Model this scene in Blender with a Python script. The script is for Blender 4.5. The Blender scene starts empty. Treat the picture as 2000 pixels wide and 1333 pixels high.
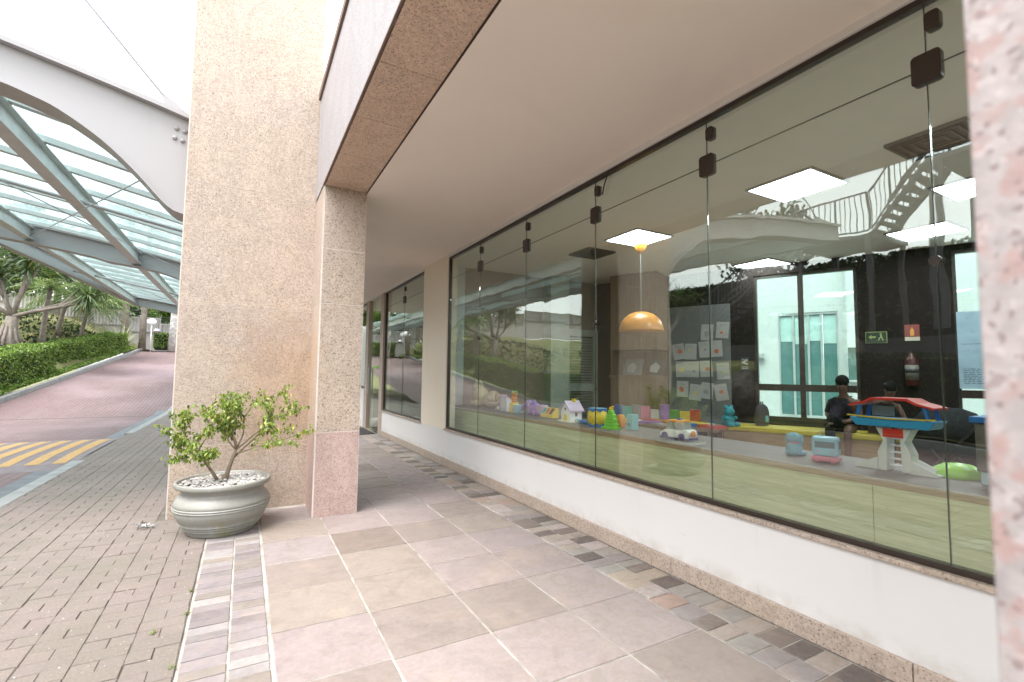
import bpy, bmesh, math, random
from mathutils import Vector, Matrix, Euler
random.seed(7)
R = math.radians
sc = bpy.context.scene
COL = sc.collection

# ------------------------------------------------------------------ camera
cd = bpy.data.cameras.new('camera'); cam = bpy.data.objects.new('camera', cd); COL.objects.link(cam)
yaw, pit, rol = R(29.108), R(3.912), R(0.658)
fw = Vector((math.sin(yaw)*math.cos(pit), math.cos(yaw)*math.cos(pit), math.sin(pit)))
rt = Vector((math.cos(yaw), -math.sin(yaw), 0)); up = rt.cross(fw)
rt2 = rt*math.cos(rol) + up*math.sin(rol); up2 = up*math.cos(rol) - rt*math.sin(rol)
mw = Matrix((rt2, up2, -fw)).transposed().to_4x4(); mw.translation = Vector((0, 0, 1.3))
cam.matrix_world = mw
cd.sensor_width = 36; cd.sensor_fit = 'HORIZONTAL'; cd.lens = 16.815; cd.clip_start = 0.05; cd.clip_end = 2000
cd.dof.use_dof = True; cd.dof.focus_distance = 4.5; cd.dof.aperture_fstop = 2.8
sc.camera = cam

# ------------------------------------------------------------------ sky, sun, exposure
w = bpy.data.worlds.new('World'); sc.world = w; w.use_nodes = True
nt = w.node_tree; nt.nodes.clear()
sky = nt.nodes.new('ShaderNodeTexSky'); sky.sky_type = 'NISHITA'; sky.sun_disc = False
sky.sun_elevation = R(65); sky.sun_rotation = R(250); sky.air_density = 1.0; sky.dust_density = 2.0; sky.ozone_density = 1.0
hs = nt.nodes.new('ShaderNodeHueSaturation'); hs.inputs['Saturation'].default_value = 0.16
bg = nt.nodes.new('ShaderNodeBackground'); bg.inputs['Strength'].default_value = 0.13
wo = nt.nodes.new('ShaderNodeOutputWorld')
nt.links.new(sky.outputs[0], hs.inputs['Color']); nt.links.new(hs.outputs[0], bg.inputs['Color']); nt.links.new(bg.outputs[0], wo.inputs[0])
sd = bpy.data.lights.new('sun', 'SUN'); sd.energy = 0.8; sd.angle = R(36); sd.color = (1.0, 0.965, 0.92)
so = bpy.data.objects.new('sun', sd); COL.objects.link(so)
sdir = Vector((-0.42, -0.22, 1.0)).normalized(); so.rotation_euler = sdir.to_track_quat('Z', 'Y').to_euler()
sc.view_settings.view_transform = 'Standard'; sc.view_settings.look = 'None'; sc.view_settings.gamma = 1.0
sc.view_settings.use_curve_mapping = False; sc.view_settings.exposure = 2.52
sc.render.engine = 'CYCLES'
cy = sc.cycles; cy.use_denoising = True; cy.max_bounces = 10; cy.diffuse_bounces = 5; cy.glossy_bounces = 5
cy.transmission_bounces = 6; cy.transparent_max_bounces = 24; cy.caustics_reflective = False; cy.caustics_refractive = False
cy.sample_clamp_indirect = 6.0

# ------------------------------------------------------------------ material helpers
class NT:
    def __init__(s, name):
        s.m = bpy.data.materials.new(name); s.m.use_nodes = True; s.t = s.m.node_tree; s.t.nodes.clear()
        s.out = s.t.nodes.new('ShaderNodeOutputMaterial'); s._pos = None
    def n(s, typ, **k):
        d = s.t.nodes.new('ShaderNode' + typ)
        for a, b in k.items():
            if a.startswith('i_'):
                key = a[2:]; d.inputs[int(key) if key.isdigit() else key].default_value = b
            else: setattr(d, a, b)
        return d
    def l(s, a, b): s.t.links.new(a, b)
    def pos(s):
        if s._pos is None: s._pos = s.n('NewGeometry')
        return s._pos.outputs['Position']
    def mapped(s, scale):
        m = s.n('Mapping'); m.inputs['Scale'].default_value = scale; s.l(s.pos(), m.inputs['Vector']); return m.outputs[0]
    def noise(s, scale, detail=3, rough=.5, vec=None, dist=0.0):
        d = s.n('TexNoise'); d.inputs['Scale'].default_value = scale; d.inputs['Detail'].default_value = detail
        d.inputs['Roughness'].default_value = rough; d.inputs['Distortion'].default_value = dist
        s.l(vec if vec else s.pos(), d.inputs['Vector']); return d.outputs['Fac']
    def ramp(s, fac, stops, interp='LINEAR'):
        d = s.n('ValToRGB'); e = d.color_ramp.elements; d.color_ramp.interpolation = interp
        while len(e) < len(stops): e.new(0.5)
        for q, (p, c) in zip(e, stops):
            q.position = p; q.color = (c, c, c, 1) if isinstance(c, (int, float)) else (*c, 1)
        s.l(fac, d.inputs[0]); return d.outputs[0]
    def mix(s, fac, a, b, mode='MIX'):
        d = s.n('MixRGB', blend_type=mode)
        for i, v in ((0, fac), (1, a), (2, b)):
            if isinstance(v, (int, float)): d.inputs[i].default_value = v if i == 0 else (v, v, v, 1)
            elif isinstance(v, tuple): d.inputs[i].default_value = (*v, 1)
            else: s.l(v, d.inputs[i])
        return d.outputs[0]
    def math(s, op, a, b=0.0):
        d = s.n('Math', operation=op)
        for i, v in ((0, a), (1, b)):
            if isinstance(v, (int, float)): d.inputs[i].default_value = v
            else: s.l(v, d.inputs[i])
        return d.outputs[0]
    def bump(s, h, strength=.3, dist=.01):
        d = s.n('Bump'); d.inputs['Strength'].default_value = strength; d.inputs['Distance'].default_value = dist
        s.l(h, d.inputs['Height']); return d.outputs[0]
    def bsdf(s, col, rough=.6, normal=None, metal=0.0, spec=.5):
        d = s.n('BsdfPrincipled')
        if isinstance(col, tuple): d.inputs['Base Color'].default_value = (*col, 1)
        else: s.l(col, d.inputs['Base Color'])
        if isinstance(rough, (int, float)): d.inputs['Roughness'].default_value = rough
        else: s.l(rough, d.inputs['Roughness'])
        d.inputs['Metallic'].default_value = metal; d.inputs['Specular IOR Level'].default_value = spec
        if normal: s.l(normal, d.inputs['Normal'])
        s.l(d.outputs[0], s.out.inputs[0]); return d
    def objrand(s): return s.n('ObjectInfo').outputs['Random']
    def isl(s): return s.n('NewGeometry').outputs['Random Per Island']

MATS = {}
def plain(name, col, rough=.5, metal=0.0, var=.06, bump=0.0, bscale=60, spec=.5):
    if name in MATS: return MATS[name]
    k = NT(name); n = k.noise(6, 3)
    c = k.mix(1.0, k.ramp(n, [(.3, tuple(v*(1-var*1.6) for v in col)), (.7, tuple(min(1, v*(1+var)) for v in col))]), 1.0, 'MULTIPLY')
    nm = k.bump(k.noise(bscale, 4), bump, .004) if bump else None
    k.bsdf(c, rough, nm, metal, spec); MATS[name] = k.m; return k.m

def granite(name, a, b, dark, scale=1.0, pink=None):
    k = NT(name)
    blot = k.noise(1.3, 5, .6, dist=.6)
    base = k.ramp(blot, [(.32, a), (.50, tuple((x+y)/2 for x, y in zip(a, b))), (.70, b)])
    vein = k.ramp(k.noise(2.0, 6, .65, vec=k.mapped((1, 1, .55)), dist=1.6), [(.42, 1.0), (.50, .86), (.56, 1.0)])
    base = k.mix(.8, base, vein, 'MULTIPLY')
    f1 = k.ramp(k.noise(46*scale, 2, .6), [(.36, .88), (.5, 1.0), (.64, 1.08)])
    base = k.mix(1.0, base, f1, 'MULTIPLY')
    if pink:
        base = k.mix(k.ramp(k.noise(30*scale, 2), [(.52, 0.0), (.62, .7)]), base, pink)
    dens = k.ramp(k.noise(3.0, 3), [(.3, 0.0), (.7, .055)])
    sp = k.math('ADD', k.noise(84*scale, 1, .5), dens)
    base = k.mix(k.ramp(sp, [(.640, 0.0), (.675, .78)]), base, dark)
    base = k.mix(k.ramp(k.noise(66*scale, 1, .5), [(.62, 0.0), (.66, .45)]), base, tuple(min(1, v*1.35) for v in a))
    base = k.mix(k.ramp(k.noise(55*scale, 1, .5), [(.69, 0.0), (.73, .6)]), base, dark)
    if name == 'granite_beige':   # the brown weathering stain low on the broad column
        dv = k.n('VectorMath', operation='DISTANCE'); k.l(k.mapped((1, 1, .75)), dv.inputs[0]); dv.inputs[1].default_value = (.42, 5.19, .92)
        st_ = k.math('MULTIPLY', k.ramp(k.math('ADD', dv.outputs['Value'], k.math('MULTIPLY', k.math('SUBTRACT', k.noise(3.2, 6, .65), .5), .9)), [(.22, .75), (.62, 0.0)]), 1.0)
        base = k.mix(st_, base, k.mix(1.0, base, (.95, .82, .68), 'MULTIPLY'))
    or_ = k.mix(k.objrand(), .95, 1.03)
    base = k.mix(1.0, base, or_, 'MULTIPLY')
    k.bsdf(base, k.ramp(k.noise(60, 2), [(.3, .42), (.7, .62)]), k.bump(k.noise(80*scale, 3), .25, .003)); return k.m

G = granite('granite_beige', (0.438, 0.360, 0.307), (0.443, 0.355, 0.277), (0.148, 0.107, 0.083))
G_PINK = granite('granite_pink', (0.453, 0.337, 0.302), (0.453, 0.322, 0.287), (0.222, 0.130, 0.116), 1.2)
G_SOF = granite('granite_brown', (0.650, 0.498, 0.398), (0.627, 0.459, 0.342), (0.224, 0.146, 0.106))
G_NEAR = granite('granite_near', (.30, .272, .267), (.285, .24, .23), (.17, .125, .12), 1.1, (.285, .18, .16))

def stone_mat(name, stops, island=False):
    k = NT(name)
    rnd = k.isl() if island else k.objrand()
    c = k.ramp(rnd, stops, 'CONSTANT')
    off = k.n('VectorMath', operation='ADD'); k.l(k.pos(), off.inputs[0])
    sc_ = k.n('VectorMath', operation='SCALE'); sc_.inputs[0].default_value = (13, 7, 5); k.l(rnd, sc_.inputs['Scale']); k.l(sc_.outputs[0], off.inputs[1])
    v = off.outputs[0]
    m1 = k.ramp(k.noise(5, 6, .62, v, 1.2), [(.30, .84), (.5, 1.0), (.72, 1.07)])
    m2 = k.ramp(k.noise(38, 5, .7, v), [(.3, .88), (.6, 1.05)])
    c = k.mix(1.0, k.mix(1.0, c, m1, 'MULTIPLY'), m2, 'MULTIPLY')
    # rust clouds and dark cleft patches on some stones
    rust = k.ramp(k.noise(2.6, 4, .55, v), [(.58, 0.0), (.72, .25)])
    c = k.mix(rust, c, (.45, .345, .26))
    pick = k.ramp(k.math('FRACT', k.math('MULTIPLY', rnd, 17.3)), [(.72, 0.0), (.74, 1.0)])
    cleft = k.ramp(k.noise(7, 8, .72, v, 2.0), [(.52, 0.0), (.58, .55)])
    c = k.mix(k.math('MULTIPLY', pick, cleft), c, (.22, .19, .165))
    vein = k.ramp(k.noise(3.4, 5, .6, v, 2.4), [(.47, 0.0), (.50, .32), (.53, 0.0)]); c = k.mix(vein, c, (.24, .18, .14))
    nm = k.bump(k.noise(16, 7, .65, v), .35, .006)
    k.bsdf(c, k.ramp(k.noise(9, 3, .5, v), [(.3, .48), (.7, .72)]), nm); return k.m
TILE = stone_mat('slate_tile', [(0, (0.258, 0.212, 0.205)), (.14, (0.246, 0.206, 0.179)), (.26, (0.264, 0.217, 0.213)), (.38, (0.189, 0.151, 0.131)), (.46, (0.253, 0.216, 0.212)), (.58, (0.229, 0.188, 0.169)), (.70, (0.270, 0.225, 0.214)), (.82, (0.223, 0.184, 0.166)), (.90, (0.254, 0.212, 0.188)), (.96, (0.142, 0.117, 0.113))])
MOS_D = stone_mat('slate_mosaic_dark', [(0, (0.313, 0.271, 0.235)), (.18, (0.175, 0.147, 0.129)), (.34, (0.340, 0.285, 0.230)), (.46, (0.248, 0.221, 0.216)), (.58, (0.368, 0.322, 0.304)), (.68, (0.120, 0.101, 0.092)), (.80, (0.276, 0.262, 0.239)), (.92, (0.340, 0.244, 0.202))])
MOS_L = stone_mat('slate_mosaic_light', [(0, (0.221, 0.190, 0.191)), (.2, (0.169, 0.145, 0.146)), (.35, (0.253, 0.231, 0.229)), (.47, (0.201, 0.173, 0.154)), (.62, (0.186, 0.165, 0.163)), (.74, (0.271, 0.248, 0.240)), (.86, (0.210, 0.181, 0.184))])
def paver_mat(name, island):
    k = NT(name); rnd = k.isl() if island else k.objrand()
    c = k.ramp(rnd, [(0, (.170, .150, .130)), (.5, (.186, .160, .142)), (1, (.176, .150, .138))])
    c = k.mix(1.0, c, k.ramp(k.noise(1.1, 5, .6), [(.3, (.86, .90, .82)), (.5, (1, .95, .93)), (.7, (1.14, 1.07, 1.08))]), 'MULTIPLY')
    c = k.mix(1.0, c, k.ramp(k.noise(70, 5, .75), [(.3, .74), (.55, 1.0), (.7, 1.16)]), 'MULTIPLY')
    c = k.mix(k.ramp(k.noise(45, 2), [(.70, 0.0), (.74, .75)]), c, (.46, .44, .42))
    c = k.mix(k.ramp(k.noise(.55, 4, .55), [(.52, 0.0), (.62, .30)]), c, (.19, .18, .15))
    k.bsdf(c, .82, k.bump(k.noise(55, 5, .7), .5, .004)); return k.m
PAV = paver_mat('concrete_paver', False); PAV_I = paver_mat('concrete_paver_far', True)

def wood(name, a, b, axis=(1, .06, 1), scale=26, rough=.45):
    k = NT(name); v = k.mapped(axis)
    g = k.noise(scale, 6, .65, v, .8); g2 = k.noise(scale*4, 3, .6, v)
    c = k.ramp(g, [(.30, a), (.52, tuple((x+y)/2 for x, y in zip(a, b))), (.72, b)])
    c = k.mix(.55, c, k.ramp(g2, [(.35, .78), (.6, 1.06)]), 'MULTIPLY')
    k.bsdf(c, rough, k.bump(g2, .08, .002)); return k.m
PANELWOOD = wood('pale_ash_laminate', (.46, .45, .27), (.68, .67, .48), (1, .05, 1), 30)
EDGEWOOD = wood('oak_edge', (.26, .165, .095), (.40, .27, .17), (1, .06, 1), 40)
COUNTERWOOD = wood('grey_oak_top', (.13, .11, .098), (.20, .175, .16), (1, .06, 1), 26, .6)
BROWNWOOD = wood('walnut', (.12, .075, .045), (.20, .13, .085), (1, 1, .07), 24)
BENCHWOOD = wood('bench_wood', (.22, .14, .07), (.34, .23, .12), (.3, .06, 1), 18)

def render_mat(name, col, grime):
    k = NT(name); c = k.ramp(k.noise(1.4, 5, .6), [(.3, tuple(v*.965 for v in col)), (.7, col)])
    sep = k.n('SeparateXYZ'); k.l(k.pos(), sep.inputs[0])
    if grime:   # splash dirt close to the plinth, thin run marks under the sill
        f = k.math('MULTIPLY', k.ramp(sep.outputs[2], [(.10, 1.0), (.20, 0.0)]), k.ramp(k.noise(9, 6, .7), [(.38, 0.0), (.66, .55)])); c = k.mix(f, c, (.40, .35, .29))
        run = k.math('MULTIPLY', k.ramp(k.noise(7, 4, .6, k.mapped((1, 1, .05))), [(.60, 0.0), (.70, .22)]), k.ramp(sep.outputs[2], [(.28, 0.0), (.50, 1.0)])); c = k.mix(run, c, (.42, .38, .33))
        sc_ = k.ramp(k.noise(34, 3, .6, k.mapped((1, .25, 1))), [(.70, 0.0), (.74, .25)]); c = k.mix(sc_, c, (.50, .46, .42))
    else:
        c = k.mix(k.ramp(k.noise(.9, 6, .65, dist=1.5), [(.55, 0.0), (.75, .16)]), c, tuple(v*.75 for v in col))
    k.bsdf(c, .78, k.bump(k.noise(150, 3), .14, .003)); return k.m
WHITE = render_mat('white_render', (.70, .685, .67), True)
SOFFIT = render_mat('soffit_paint', (.88, .795, .72), False)  # white paint, tinted to carry the warm bounced light
GROUT = plain('grout', (.36, .335, .30), .9, var=.28, bump=.5, bscale=120)
JOINT = plain('sand_joint', (.12, .105, .088), .95, var=.25, bump=.5, bscale=90)
BRONZE = plain('dark_bronze', (.045, .033, .026), .35, .3, var=.1)
def steel(name, col):
    k = NT(name); c = k.ramp(k.noise(.8, 5, .6), [(.3, tuple(v*.93 for v in col)), (.7, col)])
    c = k.mix(k.ramp(k.noise(5, 5, .65, k.mapped((1, 1, .12))), [(.56, 0.0), (.74, .22)]), c, (.27, .245, .22))
    c = k.mix(k.ramp(k.noise(38, 4, .6), [(.70, 0.0), (.76, .5)]), c, (.25, .16, .10))
    k.bsdf(c, .45, k.bump(k.noise(30, 2), .04, .003)); return k.m
STEELW = steel('white_steel', (0.383, 0.375, 0.379))
STEELG = plain('grey_green_steel', (.55, .58, .565), .45, var=.05)
KERB = plain('kerb_concrete', (0.260, 0.264, 0.257), .85, var=.12, bump=.3)
ASPH = plain('gutter_strip', (0.150, 0.161, 0.169), .85, var=.12, bump=.4)
POTM = None
def pot_mat():
    k = NT('glazed_cement')
    c = k.ramp(k.noise(5, 4), [(.3, (.225, .222, .198)), (.7, (.275, .27, .243))])
    sep = k.n('SeparateXYZ'); k.l(k.pos(), sep.inputs[0])
    st = k.math('MULTIPLY', k.ramp(k.noise(7, 4), [(.50, 0.0), (.62, .8)]), k.ramp(sep.outputs[2], [(.10, 1.0), (.17, 0.0)]))
    c = k.mix(st, c, (.22, .215, .11))
    c = k.mix(k.ramp(k.noise(30, 4, vec=k.mapped((1, 1, .12))), [(.55, 0.0), (.75, .25)]), c, (.44, .44, .42))
    k.bsdf(c, .42, k.bump(k.noise(90, 3), .06, .002)); return k.m
POTM = pot_mat()
DARKWALL = plain('dark_brown_wall', (.020, .0145, .013), .9, var=.08, spec=.12)
BROWNWALL = plain('taupe_wall', (.22, .175, .14), .7, var=.04)
ROOMCEIL = plain('room_ceiling_paint', (.84, .82, .79), .8, var=.02)
BLACKP = plain('black_plastic', (.02, .02, .022), .4)
CABLE = plain('steel_rod', (.40, .40, .43), .35, .6)
PEB = stone_mat('white_pebble', [(0, (0.446, 0.432, 0.410)), (.3, (0.504, 0.497, 0.482)), (.6, (0.396, 0.360, 0.324)), (.8, (0.533, 0.526, 0.518)), (.93, (0.259, 0.245, 0.238))], True)

def emis(name, col, s):
    k = NT(name); e = k.n('Emission'); e.inputs[0].default_value = (*col, 1); e.inputs[1].default_value = s
    st = k.n('TexWave', wave_type='BANDS', bands_direction='X'); st.inputs['Scale'].default_value = 3.2; k.l(k.pos(), st.inputs[0])
    c = k.ramp(st.outputs['Fac'], [(0, tuple(v*.86 for v in col)), (1, col)]); k.l(c, e.inputs[0]); k.l(e.outputs[0], k.out.inputs[0]); return k.m
LED = emis('led_diffuser', (.80, .90, 1.0), 7.0)

def pane_mat(name, r0, tint, body=None):
    k = NT(name); g = k.n('NewGeometry')
    d = k.n('VectorMath', operation='DOT_PRODUCT'); k.l(g.outputs['Incoming'], d.inputs[0]); k.l(g.outputs['Normal'], d.inputs[1])
    c = k.math('ABSOLUTE', d.outputs['Value']); f = k.math('POWER', k.math('SUBTRACT', 1.0, c), 5.0)
    F = k.math('ADD', k.math('MULTIPLY', f, 1-r0), r0)
    t = k.n('BsdfTransparent'); t.inputs[0].default_value = (*tint, 1)
    last = t.outputs[0]
    if body:
        tr = k.n('BsdfTranslucent'); tr.inputs[0].default_value = (*body[0], 1); df = k.n('BsdfDiffuse'); df.inputs[0].default_value = (*body[0], 1)
        m0 = k.n('MixShader'); m0.inputs[0].default_value = .3; k.l(tr.outputs[0], m0.inputs[1]); k.l(df.outputs[0], m0.inputs[2])
        m1 = k.n('MixShader'); k.l(k.ramp(k.noise(1.5, 4), [(.3, body[1]*.9), (.7, body[1]*1.1)]), m1.inputs[0]); k.l(last, m1.inputs[1]); k.l(m0.outputs[0], m1.inputs[2]); last = m1.outputs[0]
    gl = k.n('BsdfGlossy'); gl.inputs['Roughness'].default_value = 0.0; gl.inputs[0].default_value = (.94, 1.0, .96, 1)
    k.l(k.bump(k.noise(2.2, 2), .08, .02), gl.inputs['Normal'])
    m = k.n('MixShader'); k.l(F, m.inputs[0]); k.l(last, m.inputs[1]); k.l(gl.outputs[0], m.inputs[2]); k.l(m.outputs[0], k.out.inputs[0]); return k.m
GLASS = pane_mat('storefront_glass', .10, (.925, .955, .90))
GLASS_C = pane_mat('canopy_glass', .04, (.80, .89, .90), ((.68, .78, .78), .30))
GLASS_B = pane_mat('courtyard_glass', .04, (.86, .97, .97))

# ------------------------------------------------------------------ mesh helpers
class MB:
    def __init__(s): s.v = []; s.f = []
    def add(s, v, f):
        o = len(s.v); s.v += [tuple(q) for q in v]; s.f += [tuple(i+o for i in q) for q in f]; return s
    def box(s, x0, x1, y0, y1, z0, z1):
        return s.add([(x0,y0,z0),(x1,y0,z0),(x1,y1,z0),(x0,y1,z0),(x0,y0,z1),(x1,y0,z1),(x1,y1,z1),(x0,y1,z1)],
                     [(0,3,2,1),(4,5,6,7),(0,1,5,4),(1,2,6,5),(2,3,7,6),(3,0,4,7)])
    def obox(s, c, sx, sy, sz, M):   # box centred at c in the frame M (3x3)
        v = []
        for dz in (-.5, .5):
            for dx, dy in ((-.5,-.5),(.5,-.5),(.5,.5),(-.5,.5)):
                v.append(Vector(c) + M @ Vector((dx*sx, dy*sy, dz*sz)))
        return s.add(v, [(0,3,2,1),(4,5,6,7),(0,1,5,4),(1,2,6,5),(2,3,7,6),(3,0,4,7)])
    def tube(s, pts, r, n=8, cap=True):
        pts = [Vector(p) for p in pts]; rr = r if isinstance(r, (list, tuple)) else [r]*len(pts); o = len(s.v)
        pu = None
        for i, p in enumerate(pts):
            t = (pts[min(i+1, len(pts)-1)] - pts[max(i-1, 0)]).normalized()
            if pu is None: pu = t.orthogonal().normalized()
            u_ = (pu - t*pu.dot(t)).normalized(); pu = u_; w_ = t.cross(u_)
            for k in range(n):
                a = 2*math.pi*k/n; s.v.append(tuple(p + (u_*math.cos(a) + w_*math.sin(a))*rr[i]))
        for i in range(len(pts)-1):
            for k in range(n):
                a, b = o+i*n+k, o+i*n+(k+1) % n; s.f.append((a, b, b+n, a+n))
        if cap:
            s.f.append(tuple(o+k for k in range(n))[::-1]); s.f.append(tuple(o+(len(pts)-1)*n+k for k in range(n)))
        return s
    def lathe(s, prof, c=(0,0,0), n=32, sx=1, sy=1):
        o = len(s.v)
        for r, z in prof:
            for k in range(n):
                a = 2*math.pi*k/n; s.v.append((c[0]+r*sx*math.cos(a), c[1]+r*sy*math.sin(a), c[2]+z))
        for i in range(len(prof)-1):
            for k in range(n):
                a, b = o+i*n+k, o+i*n+(k+1) % n; s.f.append((a, b, b+n, a+n))
        if prof[0][0] > 1e-4: s.f.append(tuple(o+k for k in range(n))[::-1])
        if prof[-1][0] > 1e-4: s.f.append(tuple(o+(len(prof)-1)*n+k for k in range(n)))
        return s
    def prism(s, poly, f0, f1):   # poly: 2-D list; f0,f1 map (a,b)->3-D
        n = len(poly); o = len(s.v)
        s.v += [tuple(f0(*p)) for p in poly] + [tuple(f1(*p)) for p in poly]
        s.f.append(tuple(o+i for i in range(n))[::-1]); s.f.append(tuple(o+n+i for i in range(n)))
        for i in range(n): j = (i+1) % n; s.f.append((o+i, o+j, o+n+j, o+n+i))
        return s
    def blob(s, c, r, nu=10, nv=7, noise=0.0):
        o = len(s.v); c = Vector(c); r = r if isinstance(r, tuple) else (r, r, r)
        for i in range(nv+1):
            th = math.pi*i/nv
            for k in range(nu):
                a = 2*math.pi*k/nu; q = 1 + random.uniform(-noise, noise)
                s.v.append((c.x+r[0]*q*math.sin(th)*math.cos(a), c.y+r[1]*q*math.sin(th)*math.sin(a), c.z+r[2]*q*math.cos(th)))
        for i in range(nv):
            for k in range(nu):
                a, b = o+i*nu+k, o+i*nu+(k+1) % nu; s.f.append((a, a+nu, b+nu, b))
        return s
    def mesh(s, name, mat, smooth=False, fix=True):
        me = bpy.data.meshes.new(name); me.from_pydata(s.v, [], s.f)
        if fix:
            bm = bmesh.new(); bm.from_mesh(me); bmesh.ops.remove_doubles(bm, verts=bm.verts, dist=1e-6) if False else None
            bmesh.ops.recalc_face_normals(bm, faces=bm.faces); bm.to_mesh(me); bm.free()
        if mat: me.materials.append(mat)
        if smooth:
            for p in me.polygons: p.use_smooth = True
        me.update(); return me
    def build(s, name, mat, parent=None, smooth=False, fix=True):
        return link(name, s.mesh(name, mat, smooth, fix), parent)
def link(name, me, parent=None, loc=None, rot=None):
    o = bpy.data.objects.new(name, me); COL.objects.link(o); o.parent = parent
    if loc is not None: o.location = loc
    if rot is not None: o.rotation_euler = rot
    return o
def tag(o, label=None, cat=None, group=None, kind=None):
    if label: o['label'] = label
    if cat: o['category'] = cat
    if group: o['group'] = group
    if kind: o['kind'] = kind
    return o
def thing(name, label, cat, loc=(0,0,0), rz=0.0, group=None):
    o = bpy.data.objects.new(name, None); COL.objects.link(o); o.location = loc; o.rotation_euler = (0, 0, rz); o.empty_display_size = .1
    return tag(o, label, cat, group)
def struct(name, mb, mat, smooth=False): return tag(mb.build(name, mat, None, smooth), kind='structure')
def bev(o, width, seg=2):
    m = o.modifiers.new('bevel', 'BEVEL'); m.width = width; m.segments = seg; m.limit_method = 'ANGLE'; return o
def Box(name, mat, parent, *a, bevel=0.0):
    o = MB().box(*a).build(name, mat, parent)
    if bevel: bev(o, bevel)
    return o
def piece(sx, sy, h, ch):   # stone or paver: chamfered slab with its top at z=0, 18 triangles
    a, b = sx/2, sy/2; v = []
    for z, e in ((-h, 0), (-ch, 0), (0, ch)):
        v += [(-a+e,-b+e,z),(a-e,-b+e,z),(a-e,b-e,z),(-a+e,b-e,z)]
    f = [(8,9,10,11)]
    for r in (0, 4):
        for i in range(4): j = (i+1) % 4; f.append((r+i, r+j, r+4+j, r+4+i))
    return v, f

# ------------------------------------------------------------------ terrain
def hr(y):
    t = max(0.0, min(y, 34.5) - 18.2)
    return .16*t*t/(t+.9) if t > 0 else 0.0
def kerb_x(y):
    return -6.75 if y < 19 else -6.75 + min(1.0, (y-19)/14.5)*1.45
def gh(x, y):
    d = max(0.0, kerb_x(y) - .35 - x)
    return hr(y) + .10 + min(1.75, .62*max(0, d-.2)) + .06*math.sin(x*1.3)*math.sin(y*.9)*min(1, d)

g = MB().add([(-900,-900,-.35),(900,-900,-.35),(900,900,-.35),(-900,900,-.35)], [(0,1,2,3)])
GRASS = None
def grass_mat():
    k = NT('lawn'); c = k.ramp(k.noise(1.2, 5, .6), [(.3, (.10, .13, .035)), (.52, (.17, .17, .06)), (.7, (.27, .23, .11))])
    c = k.mix(1.0, c, k.ramp(k.noise(60, 4), [(.3, .6), (.7, 1.25)]), 'MULTIPLY'); k.bsdf(c, .9, k.bump(k.noise(70, 4), .8, .03)); return k.m
GRASS = grass_mat()
struct('ground', g, GRASS)
# lawn bank left of the drive
mb = MB(); XS = [0, .2, .5, .9, 1.4, 2, 2.8, 4, 6, 9, 14, 22, 34]; YS = [-14 + i*1.0 for i in range(62)]
for y in YS:
    for d in XS: mb.v.append((kerb_x(y)-.14-d, y, gh(kerb_x(y)-.14-d, y)))
for j in range(len(YS)-1):
    for i in range(len(XS)-1): a = j*len(XS)+i; mb.f.append((a, a+1, a+1+len(XS), a+len(XS)))
struct('lawn_bank', mb, GRASS, True)

def brick_road():
    k = NT('red_brick_paving'); b = k.n('TexBrick'); b.inputs['Scale'].default_value = 1.0; b.inputs['Brick Width'].default_value = .21; b.inputs['Row Height'].default_value = .105
    b.inputs['Mortar Size'].default_value = .006; b.inputs['Color1'].default_value = (.122, .076, .074, 1); b.inputs['Color2'].default_value = (.137, .095, .092, 1); b.inputs['Mortar'].default_value = (.26, .18, .17, 1)
    sw = k.n('SeparateXYZ'); k.l(k.pos(), sw.inputs[0]); cb = k.n('CombineXYZ'); k.l(sw.outputs[1], cb.inputs[0]); k.l(sw.outputs[0], cb.inputs[1]); k.l(cb.outputs[0], b.inputs[0])
    c = k.mix(1.0, b.outputs[0], k.ramp(k.noise(.5, 5, .6), [(.3, (.92, .94, .98)), (.7, (1.1, 1.08, 1.1))]), 'MULTIPLY')
    c = k.mix(1.0, c, k.ramp(k.noise(30, 4), [(.3, .85), (.7, 1.1)]), 'MULTIPLY')
    c = k.mix(k.ramp(k.noise(.25, 3), [(.5, 0.0), (.75, .35)]), c, (.38, .31, .35))
    ty = k.ramp(k.noise(1.6, 5, .65, k.mapped((1, .06, 1))), [(.5, 0.0), (.68, .30)]); c = k.mix(ty, c, (.20, .15, .15))
    c = k.mix(k.ramp(k.noise(2.4, 4, .6), [(.66, 0.0), (.72, .35)]), c, (.17, .13, .13))
    k.bsdf(c, .8, k.bump(b.outputs['Fac'], -.5, .01)); return k.m
ROAD = brick_road()
def strip(f0, f1, ys, dz=0.0):
    mb = MB()
    for y in ys: mb.v += [(f0(y), y, hr(y)+dz), (f1(y), y, hr(y)+dz)]
    for j in range(len(ys)-1): mb.f.append((2*j, 2*j+1, 2*j+3, 2*j+2))
    return mb
yr = [-16+i*.8 for i in range(64)]
struct('driveway', strip(kerb_x, lambda y: -2.42 if y < 19.1 else -1.2, yr, -.10), ROAD, True)
struct('drainage_gutter', strip(lambda y: -2.42, lambda y: -2.08, [q for q in yr if q < 19.3], -.099), ASPH, True)
struct('far_drive', MB().add([(-5.4,34.2,hr(40)-.095),(30,34.2,hr(40)-.095),(30,36.5,hr(40)-.095),(-5.4,36.5,hr(40)-.095)], [(0,1,2,3)]), ROAD)
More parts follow.
